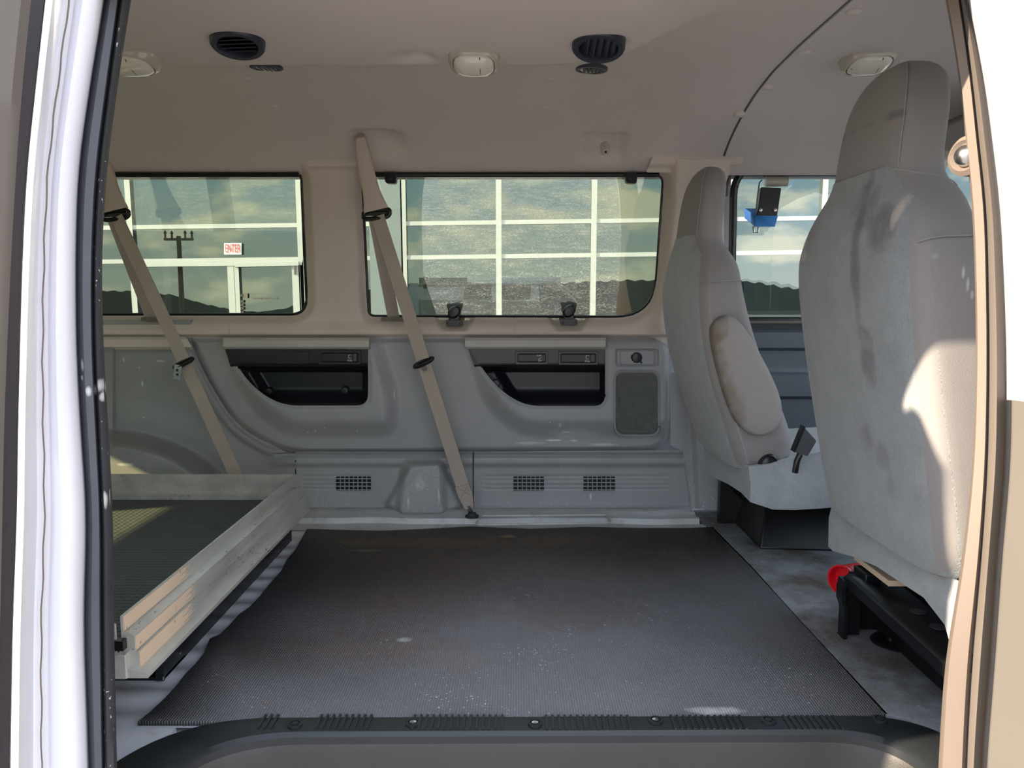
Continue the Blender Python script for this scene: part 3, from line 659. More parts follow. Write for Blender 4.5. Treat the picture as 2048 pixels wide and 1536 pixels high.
def oncl(px, py, guess=1.32):    # where a sight line meets the ceiling
    r = _ray(px, py); lo = .9; 
    for k in np.linspace(.9, 2.63, 900):
        z = CH + r[2] * k / r[1]; X = r[0] * k / r[1]
        if z >= float(ceil(np.array(X), np.array(k))): return Vector((X, k, float(ceil(np.array(X), np.array(k)))))
    return Vector((X, 2.6, z))
VENTS = []; SCO = (9, 9); HOOK = (9, 9); BG = (9, 9)
vent_px = [(475, 81), (1197, 87), (1183, 138), (533, 134)]
vp = [oncl(*p) for p in vent_px]; s_ = oncl(815, 118); SCO = (s_.x, s_.y); s_ = oncl(1209, 293); HOOK = (s_.x, s_.y); s_ = oncl(752, 285); BG = (s_.x, s_.y)
VENTS = [(v.x, v.y) for v in vp[:2]]
def cgrid(xa, xb, dx, off=0):
    xs = np.arange(xa, xb + dx * .5, dx); ys = np.concatenate([np.arange(.93, 1.75, .03), np.arange(1.75, 1.95, .008), np.arange(1.95, 2.645, .0125)])
    X, Y = np.meshgrid(xs, ys); Z = ceil(X, Y) + off; m = MB(); m.v = np.stack([X, Y, Z], -1).reshape(-1, 3).tolist(); nx = len(xs)
    m.v = [tuple(v) for v in m.v]; m.f = [(i * nx + j, i * nx + j + 1, (i + 1) * nx + j + 1, (i + 1) * nx + j) for i in range(len(ys) - 1) for j in range(nx - 1)]; m.field = True; return m, xs, ys
m1, xs, ys = cgrid(-1.75, SEAM, .0122)
struct(obj('ceiling', m1, M['headliner']), 'beige moulded headliner with a dropped air duct over the load area', 'ceiling')
m1, _, _ = cgrid(-3.1, -1.75, .1); struct(obj('ceiling_rear', m1, M['headliner']), 'rear end of the beige headliner', 'ceiling')
m1, _, _ = cgrid(SEAM + .006, 1.46, .02, -.004)
struct(obj('ceiling_cab', m1, M['headliner']), 'beige cab headliner forward of the seam with round retainers', 'ceiling')
# rolled edge at the seam
m = MB().tube([(SEAM + .004, Y, float(ceil(np.array(SEAM), np.array(Y))) + .004) for Y in np.linspace(1.0, 2.60, 60)], .0045, 8)
struct(obj('trim_2', m, M['taupe']), 'dark joint between the two headliner pieces', 'seam')
# roof skin above
m = MB(); rr = []
for xx in (-3.15, 1.5): rr.append([(xx, Y, float(smooth_zmain(np.array(Y))) + .06) for Y in np.linspace(.93, 2.66, 30)] + [(xx, 2.74, 1.20), (xx, 2.72, 1.2)])
m.loft(rr, closed=False, caps=False); struct(obj('roof', m, M['jamb'], solid=.01), 'white outer roof skin of the van', 'roof')

def frame_at(p, up_hint=Vector((1, 0, 0))):
    e = .01; X, Y = p.x, p.y
    zx = (float(ceil(np.array(X + e), np.array(Y))) - float(ceil(np.array(X - e), np.array(Y)))) / (2 * e)
    zy = (float(ceil(np.array(X), np.array(Y + e))) - float(ceil(np.array(X), np.array(Y - e)))) / (2 * e)
    n = Vector((zx, zy, -1)).normalized(); u = (up_hint - n * up_hint.dot(n)).normalized(); return n, u, n.cross(u)
vlab = ['round dark air vent at upper left of the headliner duct', 'round dark air vent right of the middle dome lamp', 'small foreshortened dark vent on the duct edge below the right round vent', 'small foreshortened dark vent on the duct edge below the left round vent']
def vent(p, R, label, n, drop=.012, th=1.0, turn=0):
    t = thing('air_vent', label, 'air vent', 'round vents of the ceiling duct')
    nn = Vector(n).normalized(); p = p + Vector((0, 0, -drop)); u = (Vector((1, 0, 0)) - nn * nn.x).normalized(); w = nn.cross(u)
    u, w = u * math.cos(turn) + w * math.sin(turn), w * math.cos(turn) - u * math.sin(turn)
    part(t, 'bezel', MB().lathe(p, nn, [(R * 1.08, -.028 * th), (R * 1.06, .002 * th), (R, .006 * th), (R * .80, .006 * th), (R * .76, 0), (R * .76, -.010)], 40), M['vent'])
    part(t, 'dark_throat', MB().lathe(p, nn, [(R * .77, -.007), (R * .77, -.006), (.001, -.006)], 32), M['gloss'])
    for k in range(-2, 3):
        h = math.sqrt(max(.05, 1 - (k / 3.1) ** 2)) * R * .76; c = p + u * (k * R * .27)
        part(t, 'slat', MB().hexa([c - w * h - u * .006 - nn * .005, c + w * h - u * .006 - nn * .005, c + w * h - u * .004 - nn * .006, c - w * h - u * .004 - nn * .006, c - w * h + u * .005 + nn * .003, c + w * h + u * .005 + nn * .003, c + w * h + u * .008 + nn * .002, c - w * h + u * .008 + nn * .002]), M['vent'])
    return t
vent(vp[0], .052, vlab[0], (.04, -.22, -1), turn=PI / 2, drop=.008); vent(vp[1], .053, vlab[1], (-.06, -.24, -1), drop=.008)
vent(vp[2], .040, vlab[2], (-.04, .05, -1), drop=.003, th=.3); vent(vp[3], .040, vlab[3], (-.02, .10, -1), drop=.003, th=.3)

def domelamp(p, a, b, label, rot=0, grid=False, n=None):
    t = thing('dome_lamp', label, 'ceiling lamp', 'headliner dome lamps')
    nn, u, w = frame_at(p)
    if n is not None: nn = n.normalized(); u = (Vector((1, 0, 0)) - nn * nn.x).normalized(); w = nn.cross(u)
    u, w = u * math.cos(rot) + w * math.sin(rot), w * math.cos(rot) - u * math.sin(rot)
    def ring(s, h, q=.72):
        out = []
        for k in range(40):
            c, s2 = math.cos(k * 2 * PI / 40), math.sin(k * 2 * PI / 40)
            out.append(p + nn * h + u * a * s * math.copysign(abs(c) ** q, c) + w * b * s * math.copysign(abs(s2) ** q, s2))
        return out
    part(t, 'housing', MB().loft([ring(1.12, -.030), ring(1.08, .000), ring(1.0, .010), ring(.90, .014), ring(.86, .011), ring(.84, -.004)]), M['lenscase'])
    part(t, 'lens', MB().loft([ring(.86, .004), ring(.84, .014), ring(.70, .022), ring(.40, .027), ring(.05, .028)]), M['lens'])
    part(t, 'divider', MB().tube([p + u * a * .28 + w * b * q + nn * (.027 - .014 * q * q) for q in np.linspace(-.8, .8, 9)], .0012, 6), M['taupe'])
    if not grid: part(t, 'switch', MB().box((-.006, -.008, 0), (.006, .008, .006)), M['lenscase']).location = p + u * a * .52 + nn * .022
    else:
        for q in (-.45, 0): part(t, 'divider', MB().tube([p + u * a * s + w * b * q + nn * (.026 - .012 * s * s) for s in np.linspace(-.8, .8, 9)], .0012, 6), M['taupe'])
    return t
domelamp(oncl(948, 112) + Vector((0, 0, -.010)), .053, .043, 'oval clear dome lamp in the middle of the headliner', n=Vector((-.03, -.38, -1)))
domelamp(oncl(252, 112) + Vector((0, 0, -.010)), .068, .048, 'clear dome lamp cut off by the left door pillar', n=Vector((-.02, -.22, -1)))
domelamp(oncl(1738, 113) + Vector((0, 0, -.012)), .062, .046, 'dome lamp just behind the top of the near seat', rot=.0, grid=True, n=Vector((.06, -.36, -1)))
for k, (x, y) in enumerate([(1708, 18), (1610, 102), (1537, 170), (1480, 226)]):
    p = oncl(x, y) + Vector((0, 0, -.004)); n, u, w = frame_at(p)
    o = obj('retainer_button', MB().lathe(p, n, [(.015, -.004), (.015, .002), (.011, .005), (.001, .0055)], 20), M['headliner'])
    tag(o, ['headliner retainer button nearest the top edge of the photo', 'headliner retainer button second down along the seam', 'headliner retainer button third down along the seam', 'headliner retainer button lowest along the seam'][k], 'fastener', 'headliner retainer buttons')
for k, (x, y) in enumerate([(550, 213), (1093, 215), (497, 156), (1103, 158)]):
    p = oncl(x, y); n, u, w = frame_at(p)
    o = obj('retainer_button', MB().lathe(p, n, [(.012, -.004), (.012, .001), (.008, .003), (.001, .0035)], 20), M['headliner'])
    tag(o, ['flat retainer button on the headliner above the rear window', 'flat retainer button on the headliner above the middle window', 'half hidden retainer button beside the left duct edge', 'half hidden retainer button below the right duct vent'][k], 'fastener', 'headliner retainer buttons')
# coat hook
hk = oncl(1209, 296); n, u, w = frame_at(hk)
t = thing('coat_hook', 'small beige coat hook in a headliner recess above the window', 'hook')
part(t, 'hook_body', MB().tube([hk + Vector((0, .0, .02)), hk + Vector((0, -.012, .004)), hk + Vector((0, -.022, -.012)), hk + Vector((0, -.018, -.024))], [.015, .015, .014, .010], 12, up=Vector((1, 0, 0)), sq=(1, 1)), M['beltguide'])
part(t, 'hook_screw', MB().lathe(hk + Vector((0, -.036, -.018)), (0, -1, 0), [(.004, -.003), (.004, .001), (.001, .0015)], 12), M['gloss'])

# ------------------------------------------------------------------ seat belts
def belt(g_top, g_bot, ring, strap_end, back_end, stop, Ytop, label, end_hw, tongue):
    t = thing('seat_belt', label, 'seat belt', 'shoulder belts hanging from the headliner')
    top, bot = g_top, g_bot
    # tapered plastic guide
    path = [P(x, y, Yv) for (x, y, Yv) in top]; wd = [q[0] for q in bot]; th = [q[1] for q in bot]
    rings = []
    for i, p in enumerate(path):
        tt = (path[min(i + 1, len(path) - 1)] - path[max(i - 1, 0)]).normalized(); wv = Vector((1, 0, 0)); wv = (wv - tt * wv.dot(tt)).normalized(); nn = wv.cross(tt)
        rings.append([p + wv * wd[i] / 2 * math.copysign(abs(math.cos(a)) ** .6, math.cos(a)) + nn * th[i] / 2 * math.copysign(abs(math.sin(a)) ** .6, math.sin(a)) for a in [k * 2 * PI / 20 for k in range(20)]])
    part(t, 'belt_guide', MB().loft(rings), M['beltguide'])
    rx, ry, rY = ring; c = P(rx, ry, rY)
    loop = [c + Vector((math.copysign(abs(math.cos(a)) ** .5, math.cos(a)) * .043, 0, math.copysign(abs(math.sin(a)) ** .8, math.sin(a)) * .014 + .006 * math.cos(a))) for a in [k * 2 * PI / 24 for k in range(25)]]
    part(t, 'anchor_ring', MB().tube(loop, .0075, 8).box((c.x - .038, c.y + .004, c.z - .006), (c.x + .038, c.y + .008, c.z + .018)), M['gloss'])
    fx, fy, fY = strap_end; a = P(rx + 2, ry + 4, rY - .004); b = P(fx, fy, fY)
    pts = [a.lerp(b, k / 14) + Vector((0, .004 * math.sin(k / 14 * PI), 0)) for k in range(15)]
    part(t, 'webbing', MB().ribbon(pts, .046, .003, [Vector((1, -.25 + .15 * k / 14, .30)) for k in range(15)]), M['webbing'])
    bx, by_, bY = back_end; a2 = P(rx - 4, ry + 4, rY + .006); b2 = P(bx, by_, bY)
    part(t, 'retractor_webbing', MB().ribbon([a2.lerp(b2, k / 8) for k in range(9)], .043, .002, Vector((1, .55, .2))), M['webbing'])
    if stop:
        sx_, sy_ = stop; k = (sy_ - ry) / (fy - ry); c = a.lerp(b, k) + Vector((0, -.004, 0)); d = (b - a).normalized(); wv = (Vector((1, 0, .45))).normalized()
        lp = [c + wv * math.copysign(abs(math.cos(q)) ** .7, math.cos(q)) * .034 + Vector((0, -1, 0)) * math.sin(q) * .008 + Vector((0, 0, -1)) * math.sin(q) * .006 for q in [j * 2 * PI / 24 for j in range(25)]]
        st = part(t, 'belt_tongue' if tongue else 'stop_loop', MB().tube(lp, .006, 8), M['gloss'])
        if tongue:
            tp = MB().ribbon([c + Vector((-.012, -.012, -.005)), c + Vector((-.018, -.014, -.052))], .024, .002, Vector((1, 0, -.3)))
            part(st, 'latch_plate', tp, M['steel'])
            for z in (-.022, -.036): part(st, 'latch_slot', MB().box((-.003, -.001, -.004), (.003, .001, .004)), M['gloss']).location = c + Vector((-.015, -.0155, z))
        else:
            part(t, 'stop_button', MB().lathe(c + Vector((.004, -.006, -.020)), (0, -1, 0), [(.008, -.002), (.008, .003), (.001, .004)], 16), M['taupe'])
    if end_hw:
        e = b; d = (b - a).normalized()
        part(t, 'sewn_end', MB().ribbon([e - d * .055, e - d * .02, e + d * .012, e + d * .03], [.050, .050, .038, .030], .009, Vector((1, -.1, .30))), M['webbing'])
        x_ = MB(); wv = Vector((1, -.1, .3)).normalized()
        for s in (-1, 1): x_.tube([e - d * .05 + wv * .018 * s + Vector((0, -.006, 0)), e - d * .015 - wv * .018 * s + Vector((0, -.006, 0))], .0012, 6)
        part(t, 'stitching', x_, M['darkgrey'])
        q = e + d * .045
        part(t, 'anchor_bracket', MB().tube([e + d * .02, q, q + Vector((.0, .01, -.02))], [.014, .012, .010], 12, sq=(1, .5)), M['steel'])
        part(t, 'anchor_bolt', MB().lathe(Vector((q.x + .004, q.y, .027)), (0, 0, 1), [(.024, 0), (.024, .004), (.016, .005), (.014, .014), (.004, .016)], 20), M['darkgap'])
    return t
belt([(724, 272, 2.50), (722, 282, 2.475), (727, 310, 2.47), (733, 345, 2.47), (742, 380, 2.475), (747, 400, 2.475), (752, 421, 2.475)],
     [(.020, .02), (.036, .035), (.048, .035), (.052, .03), (.056, .026), (.066, .024), (.084, .022)], (753, 428, 2.475), (934, 1000, 2.52), (788, 640, 2.655), (837, 714), 2.5,
     'taupe shoulder belt crossing the middle window, bolted at its foot to the ledge', True, False)
belt([(204, 318, 2.49), (205, 326, 2.47), (210, 340, 2.47), (219, 375, 2.475), (226, 400, 2.475), (232, 421, 2.475)],
     [(.030, .03), (.048, .035), (.052, .03), (.056, .026), (.066, .024), (.082, .022)], (231, 430, 2.475), (480, 968, 2.41), (306, 641, 2.655), (356, 722), 2.5,
     'taupe shoulder belt with metal latch tongue crossing the rear window', False, True)
for x, lb in ((788, 'middle'), (308, 'rear')):
    s_ = plate(rect(x - 26, 634, x + 26, 643, 4), 2.628, .01); tag(obj('belt_slot', s_, M['taupe']), 'beige slot in the sill where the %s belt disappears' % lb, 'belt slot')

# ------------------------------------------------------------------ window hardware
def latch(x, y, lab):
    t = thing('window_latch', lab, 'window latch', 'flip-out window latches')
    part(t, 'base_plate', plate(rect(x - 17, y + 18, x + 17, y + 31, 4), 2.664, .012), M['gloss'], bevel=.001)
    part(t, 'link', plate(rpoly([(x - 11, y), (x + 11, y), (x + 9, y + 24), (x - 9, y + 24)], 3), 2.668, .014), M['gloss'], bevel=.002)
    part(t, 'lever', MB().lathe(P(x, y + 2, 2.672), (0, -1, 0), [(.020, 0), (.020, .010), (.014, .020), (.003, .022)], 20, sx=1.3), M['gloss'])
    part(t, 'glass_pad', plate(rpoly([(x - 17, y - 13), (x + 17, y - 13), (x + 12, y + 2), (x - 12, y + 2)], 3), 2.690, .008), M['gloss'], bevel=.001)
    for s in (-1, 1): part(t, 'screw', MB().lathe(P(x + 12 * s, y + 25, 2.664), (0, -1, 0), [(.005, 0), (.005, .002), (.001, .003)], 12), M['black'])
latch(909, 622, 'black flip-out latch under the left half of the middle window')
latch(1138, 620, 'black flip-out latch under the right half of the middle window')
for x, lb in ((780, 'left'), (1262, 'right')):
    t = thing('glass_bolt_pad', 'small square black hinge pad at the %s top corner of the middle window' % lb, 'hinge', 'window hinge pads')
    part(t, 'pad', plate(rpoly([(x - 12, 344), (x + 13, 344), (x + 12, 367), (x - 10, 366)], 6), 2.600, .030), M['gloss'], bevel=.002)
    part(t, 'bolt_head', MB().lathe(P(x, 356, 2.600), (0, -1, 0), [(.008, 0), (.008, .003), (.001, .004)], 16), M['black'])

# ------------------------------------------------------------------ driver door beyond the seat
YD = 2.70
dd = struct(obj('door_1', field(1440, 2330, 641, 1090, 6, lambda x, y: YD - .035 * ss((y - 655) / 10) + .02 * ss((y - 695) / 6) - .03 * ss((y - 742) / 8) + .02 * ss((y - 792) / 6) + 0 * x), M['doorpanel']), 'dark blue grey inner panel of the driver door', 'door')
m = MB(); DW = rpoly([(1468, 330), (1760, 330), (2080, 641), (1462, 641)], [64, 60, 4, 4])
m.tube([P(x, y, YD - .03) for x, y in DW] + [P(*DW[0], YD - .03)], .013, 10)
struct(obj('door_1_window_frame', m, M['gloss']), 'black rubber framed driver door window', 'window')
m = MB(); DW2 = rpoly([(1454, 318), (1770, 318), (2110, 645), (1448, 645)], [74, 60, 4, 4])
m.tube([P(x, y, YD - .05) for x, y in DW2], .006, 8); struct(obj('door_1_seal', m, M['taupe']), 'pale lip around the driver door opening', 'seal')
m = MB().tube([P(1765, 322, YD - .02), P(2130, 650, YD - .02), P(2250, 1100, YD - .02)], .035, 12); struct(obj('wall_left_pillar', m, M['beige']), 'sloping windscreen pillar by the driver door', 'pillar')
m = MB(); a = [P(x, y, YD) for x, y in rpoly([(1466, 330), (1770, 330), (2090, 645), (1458, 645)], [60, 60, 4, 4])]; m.prism(a, (0, .004, 0)); struct(obj('window_3', m, G_CLEAR, ang=1), 'clear driver door window', 'window')
m = MB().tube([P(1455, 322, 2.66), P(1455, 322, 2.72)], .01, 6)
m = field(1440, 2400, 290, 334, 6, lambda x, y: YD - .06 + 0 * x, keep=(rpoly([(1440, 290), (1800, 290), (1790, 320), (1500, 320), (1470, 326)], 2),)); struct(obj('wall_left_header', m, M['beige']), 'beige header above the driver door window', 'wall')
part(dd, 'lock_button', MB().tube([P(1499, 650, YD - .02), P(1499, 637, YD - .02)], .006, 10), M['gloss'])
m = MB().tube([P(1497, 648, YD - .03), P(1590, 648, YD - .03)], .003, 6); part(dd, 'sill_edge', m, M['colwall'])
# windscreen, visor, header
m = MB().add([(1.40, 1.05, 1.30), (1.40, 2.62, 1.30), (2.25, 2.70, .72), (2.25, .98, .72)], [(0, 1, 2, 3)]); struct(obj('window_4', m, G_CLEAR, ang=1), 'clear windscreen ahead of the seats', 'window')
m = MB().tube([(1.42, 1.0, 1.27), (1.42, 1.5, 1.31), (1.42, 2.2, 1.31), (1.42, 2.66, 1.25)], .035, 12); struct(obj('trim_3', m, M['beige']), 'beige header rail above the windscreen', 'header')
m = MB().box((2.0, 1.0, -.05), (2.3, 2.75, .70)); struct(obj('wall_front', m, M['black']), 'crude bulkhead block added at the cab front to stop light', 'wall')  # unseen block, added to keep light out at the front
vz = thing('sun_visor', 'grey sun visor with a pale warning label at the upper right', 'sun visor')
part(vz, 'visor_panel', MB().hexa([(1.24, 1.95, 1.275), (1.24, 2.42, 1.262), (1.40, 2.42, 1.222), (1.40, 1.95, 1.235), (1.24, 1.95, 1.295), (1.24, 2.42, 1.282), (1.40, 2.42, 1.242), (1.40, 1.95, 1.255)]), M['taupe'], bevel=.008)
part(vz, 'warning_label', MB().hexa([(1.27, 2.03, 1.266), (1.27, 2.30, 1.2585), (1.36, 2.30, 1.236), (1.36, 2.03, 1.2435), (1.27, 2.03, 1.2675), (1.27, 2.30, 1.26), (1.36, 2.30, 1.2375), (1.36, 2.03, 1.245)]), M['label'])

# ------------------------------------------------------------------ key lock box hanging on the driver window
t = thing('hanging_key_box', 'black and blue key box with chrome roller hung on the driver window', 'key box')
YK = 2.72
part(t, 'hanger_plate', plate([(1529, 336), (1570, 336), (1568, 357), (1527, 357)], YK, .003), M['taupe'])
part(t, 'roller', MB().tube([P(1531, 363, YK - .02), P(1574, 363, YK - .02)], .018, 20), M['lenscase'])
part(t, 'body', plate(rpoly([(1522, 374), (1563, 376), (1554, 436), (1515, 432)], 3), YK - .03, .03), M['gloss'], bevel=.002)
part(t, 'body_edge', MB().tube(px_path([(1524, 360), (1519, 365), (1514, 400), (1511, 430)], YK - .035), .0025, 8), M['colwall'])
for x in (1521, 1550): part(t, 'rivet', MB().lathe(P(x, 420, YK - .031), (0, -1, 0), [(.007, 0), (.006, .003), (.001, .004)], 14), M['steel'])
a, b, c, d = P(1489, 417, YK + .02), P(1511, 431, YK - .04), P(1555, 432, YK - .04), P(1532, 417, YK + .03)
a2, b2, c2, d2 = P(1490, 436, YK + .02), P(1511, 453, YK - .04), P(1549, 453, YK - .04), P(1530, 440, YK + .03)
part(t, 'tray_box', MB().add([a, b, c, d, a2, b2, c2, d2], [(0, 1, 5, 4), (1, 2, 6, 5), (2, 3, 7, 6), (3, 0, 4, 7), (4, 5, 6, 7)]), M['blue'], solid=.003)
part(t, 'shackle', MB().tube([P(1507, 452, YK - .02), P(1508, 465, YK - .02), P(1516, 465, YK - .02), P(1517, 454, YK - .02)], .004, 8), M['steel'])

# ------------------------------------------------------------------ seats
def sect(z, xr, th, w, yc, r=.5, n=44):
    """closed outline at one height: rear face at -X, rounded corners; ordered by angle"""
    out = []
    for k in range(n):
        a = PI + 2 * PI * (k - n / 2) / n
        c, s = math.cos(a), math.sin(a)
        e = r
        out.append(Vector((xr + th / 2 + th / 2 * math.copysign(abs(c) ** e, c), yc + w * math.copysign(abs(s) ** e, s), z)))
    return out
BACK = [  # z, rear x, thickness, half width, squareness
    (.285, .735, .10, .215, .5), (.30, .722, .15, .235, .45), (.34, .708, .19, .255, .42), (.40, .698, .20, .260, .38), (.47, .686, .195, .264, .36), (.575, .668, .185, .268, .34), (.68, .648, .17, .270, .38),
    (.775, .634, .155, .270, .40), (.84, .628, .145, .270, .42), (.875, .628, .140, .262, .45), (.925, .634, .135, .234, .5), (.965, .642, .135, .187, .55), (.985, .648, .118, .158, .6), (1.01, .652, .110, .146, .6),
    (1.045, .656, .105, .144, .55), (1.09, .662, .104, .140, .52), (1.13, .668, .102, .132, .5), (1.165, .676, .096, .118, .5), (1.193, .688, .08, .092, .55), (1.207, .700, .05, .06, .6), (1.212, .715, .02, .02, .7)]
def build_seat(label, dx, yc, zmap, xmap, stains):
    t = thing('bucket_seat', label, 'seat', 'high back bucket seats')
    S = [(zmap(z), x + dx + xmap(z), th, w, e) for z, x, th, w, e in BACK]
    part(t, 'backrest', MB().loft([sect(z, x, th, w, yc, e) for z, x, th, w, e in S]), M['twill'], ang=60, sub=1)
    # carpet back panel, 3 mm proud, up to shoulder height
    rings = []
    for (z0, *_), (z, x, th, w, e) in zip(BACK, S):
        if z0 < .29 or z0 > 1.02: continue
        if z0 > .95: w2 = w * (.98 - (z0 - .95) * 2.2)
        else: w2 = w * .985
        out = []
        for k in range(17):
            s = -1 + 2 * k / 16; y_ = s * w2
            q = min(1, abs(y_) / w); sn = q ** (1 / e); cx = math.sqrt(max(0, 1 - sn * sn)) ** e
            out.append(Vector((x + th / 2 - th / 2 * cx - .0035, yc + y_ * 1.004, z)))
        out = [out[0] + Vector((.012, 0, 0))] + out + [out[-1] + Vector((.012, 0, 0))]
        rings.append(out)
    bp = part(t, 'back_panel', MB().loft(rings, closed=False, caps=False), stains, ang=60, sub=1)
    # seams: vertical seam up the side of the headrest, seam round the neck, side seam across the bolster
    def on(z, s, out=.0015):      # point on the backrest: s = angle position 0 rear .. 1 near side
        zs = [q[0] for q in S]; f = lambda i: float(np.interp(z, zs, [q[i] for q in S])); x, th, w, e = f(1), f(2), f(3), f(4)
        a = PI + s * PI / 2; c, sn = math.cos(a), math.sin(a)
        return Vector((x + th / 2 + (th / 2 + out) * math.copysign(abs(c) ** e, c), yc + (w + out) * math.copysign(abs(sn) ** e, sn), z))
    sm = MB().tube([on(zmap(z), .62 - .1 * (z - 1)) for z in np.linspace(1.005, 1.200, 24)], .0012, 6)
    part(t, 'headrest_seam', sm, M['darkgrey'])
    sm = MB().tube([on(zmap(1.012 - .022 * max(0, s) ** 1.5), s) for s in np.linspace(-.9, 1.9, 40)], .0012, 6); part(t, 'neck_seam', sm, M['darkgrey'])
    sm = MB().tube([on(zmap(.868 + .012 * math.sin((s - .65) / 1.2 * PI)), s) for s in np.linspace(.68, 1.85, 24)], .0012, 6); part(t, 'shoulder_seam', sm, M['darkgrey'])
    # cushion
    X0 = .70 + dx + xmap(.3)
    return t, S, X0, on
M['carpet_near'] = pmat('seat_back_carpet', (132, 135, 137), .98, var=.10, vs_=20, bump=.9, bs=260, spec=.1, sheen=.25)
blobs(M['carpet_near'], [(1.40, .86, .020, .13, (84, 80, 84), .75), (1.40, .94, .05, .05, (92, 88, 90), .6), (1.32, .90, .045, .045, (88, 84, 86), .7), (1.285, .925, .012, .03, (196, 180, 170), .6), (1.63, .92, .035, .05, (105, 100, 100), .6), (1.66, .87, .03, .012, (190, 165, 145), .55),
    (1.375, .665, .030, .060, (92, 92, 94), .75), (1.42, .51, .03, .03, (98, 98, 102), .6), (1.37, .49, .03, .03, (100, 100, 104), .6), (1.35, .44, .02, .03, (110, 110, 112), .5)], (1, 2))
YP = 1.475; YDR = 2.26
blobs(M['twill'], [(.712, .82, .003, .010, (195, 195, 198), .7), (.720, .80, .003, .014, (205, 205, 206), .7), (.728, .785, .004, .008, (205, 205, 206), .7), (.668, .845, .006, .005, (165, 165, 167), .5), (.672, 1.10, .008, .010, (96, 92, 92), .6)], (0, 2))
t, S, X0, on = build_seat('near front seat with a stained carpeted back, sunlit on its door side', 0, YP, lambda z: z, lambda z: 0, M['carpet_near'])
near_seat = t
# cushion with wrapped carpet skirt
def cushion(t, x0, yc, zb, zt, mat_skirt, w=.25, L=.50, rise=.0):
    rings = []
    for x, za, zz, ww in ((x0 - .035, zb + .05, zt - .03, w * .92), (x0 - .045, zb + .01, zt - .005, w * .97), (x0 - .02, zb - .01, zt + .02, w * 1.0), (x0 + .10, zb - .02, zt + .03, w * 1.02), (x0 + .3, zb - .03, zt + .045, w * 1.02), (x0 + L, zb - .02, zt + .05, w), (x0 + L + .04, zb + .03, zt + .01, w * .95)):
        h = (zz - za) / 2; c = (zz + za) / 2
        rings.append([Vector((x, yc + ww * math.copysign(abs(math.cos(a)) ** .35, math.cos(a)), c + h * math.copysign(abs(math.sin(a)) ** .5, math.sin(a)))) for a in [k * 2 * PI / 28 for k in range(28)]])
    return part(t, 'cushion', MB().loft(rings), mat_skirt, ang=60, sub=1)
cushion(t, .82, YP, .225, .30, M['carpet'], w=.262)
fl_ = MB().loft([[Vector((.752, yy, .30)), Vector((.745, yy, .26)), Vector((.747, yy, zl)), Vector((.757, yy, zl - .002)), Vector((.757, yy, .30))] for yy, zl in ((1.735, .19), (1.71, .188), (1.60, .212), (1.50, .228), (1.40, .232), (1.32, .235), (1.25, .215), (1.21, .16), (1.19, .12))])
part(t, 'skirt', fl_, M['carpet'], ang=60)
sd_ = MB().loft([[Vector((xx, 1.195, .30)), Vector((xx, 1.188, .24)), Vector((xx, 1.19, zl)), Vector((xx, 1.20, zl)), Vector((xx, 1.205, .30))] for xx, zl in ((.74, .11), (.78, .07), (.85, .05), (1.0, .05), (1.2, .06))])
part(t, 'side_shield', sd_, M['carpet'], ang=60)
part(t, 'wood_slat', MB().box((.775, 1.50, .185), (.84, 1.66, .197)), M['tape'])
# black pressed-steel seat base
bs = MB()
def press(x, ys_, zt): pass
rb = []
for yy, zt in ((1.662, .10), (1.655, .145), (1.64, .160), (1.60, .164), (1.50, .162), (1.40, .160), (1.30, .158), (1.22, .155)):
    rb.append([Vector((.748, yy, zt - .035)), Vector((.745, yy, zt - .008)), Vector((.755, yy, zt)), Vector((.83, yy, zt)), Vector((.84, yy, zt - .01)), Vector((.84, yy, zt - .02)), Vector((.77, yy, zt - .02)), Vector((.762, yy, zt - .035))])
part(t, 'base_rail', MB().loft(rb), M['gloss'], ang=50)
part(t, 'base_leg', MB().loft([[Vector((.744 + o, 1.625, z)), Vector((.744 + o, 1.655, z)), Vector((.79, 1.655, z)), Vector((.79, 1.648, z)), Vector((.752 + o, 1.648, z)), Vector((.752 + o, 1.625, z))] for z, o in ((.01, 0), (.04, 0), (.08, .0), (.10, -.008), (.13, -.008), (.148, -.004))]), M['gloss'])
part(t, 'base_leg', MB().box((.75, 1.20, .01), (.80, 1.225, .14)), M['gloss'], bevel=.003)
part(t, 'base_side', MB().box((.84, 1.24, .012), (.85, 1.68, .15)), M['gloss'])
part(t, 'base_back_plate', MB().box((.775, 1.675, .012), (1.15, 1.683, .15)), M['gloss'])
part(t, 'base_front_leg', MB().box((1.15, 1.24, .01), (1.20, 1.68, .15)), M['gloss'])
part(t, 'floor_flange', MB().lathe(PZ(1790, 1284, .0105), (0, 0, 1), [(.052, 0), (.048, .004), (.034, .008), (.020, .006), (.018, .014), (.013, .016), (.001, .016)], 28, sx=1.0), M['gloss'])
for yy in (1.36, 1.43, 1.27): part(t, 'rail_hole', MB().lathe((.80, yy, .1605), (0, 0, 1), [(.014, 0), (.014, .0015), (.001, .0016)], 18), M['darkgap'])
part(t, 'bracket', MB().box((.765, 1.58, .158), (.80, 1.64, .180)), M['gloss'], bevel=.003)

zm = lambda z: z - .055 * float(ss(np.array((z - .35) / .45))) + .02 * (1 - min(1, z / .5))
BACK = [(z, x - (.008 if z > .95 else 0), th * (.86 if z > .95 else 1), w, e) for z, x, th, w, e in BACK]
t, S2, X02, on2 = build_seat('far front seat with a folded armrest, by the pillar', -.15, YDR, zm, lambda z: .035 * max(0, (.60 - z)) / .3, M['carpet'])
cushion(t, .74, YDR, .24, .320, M['carpet'], w=.235)
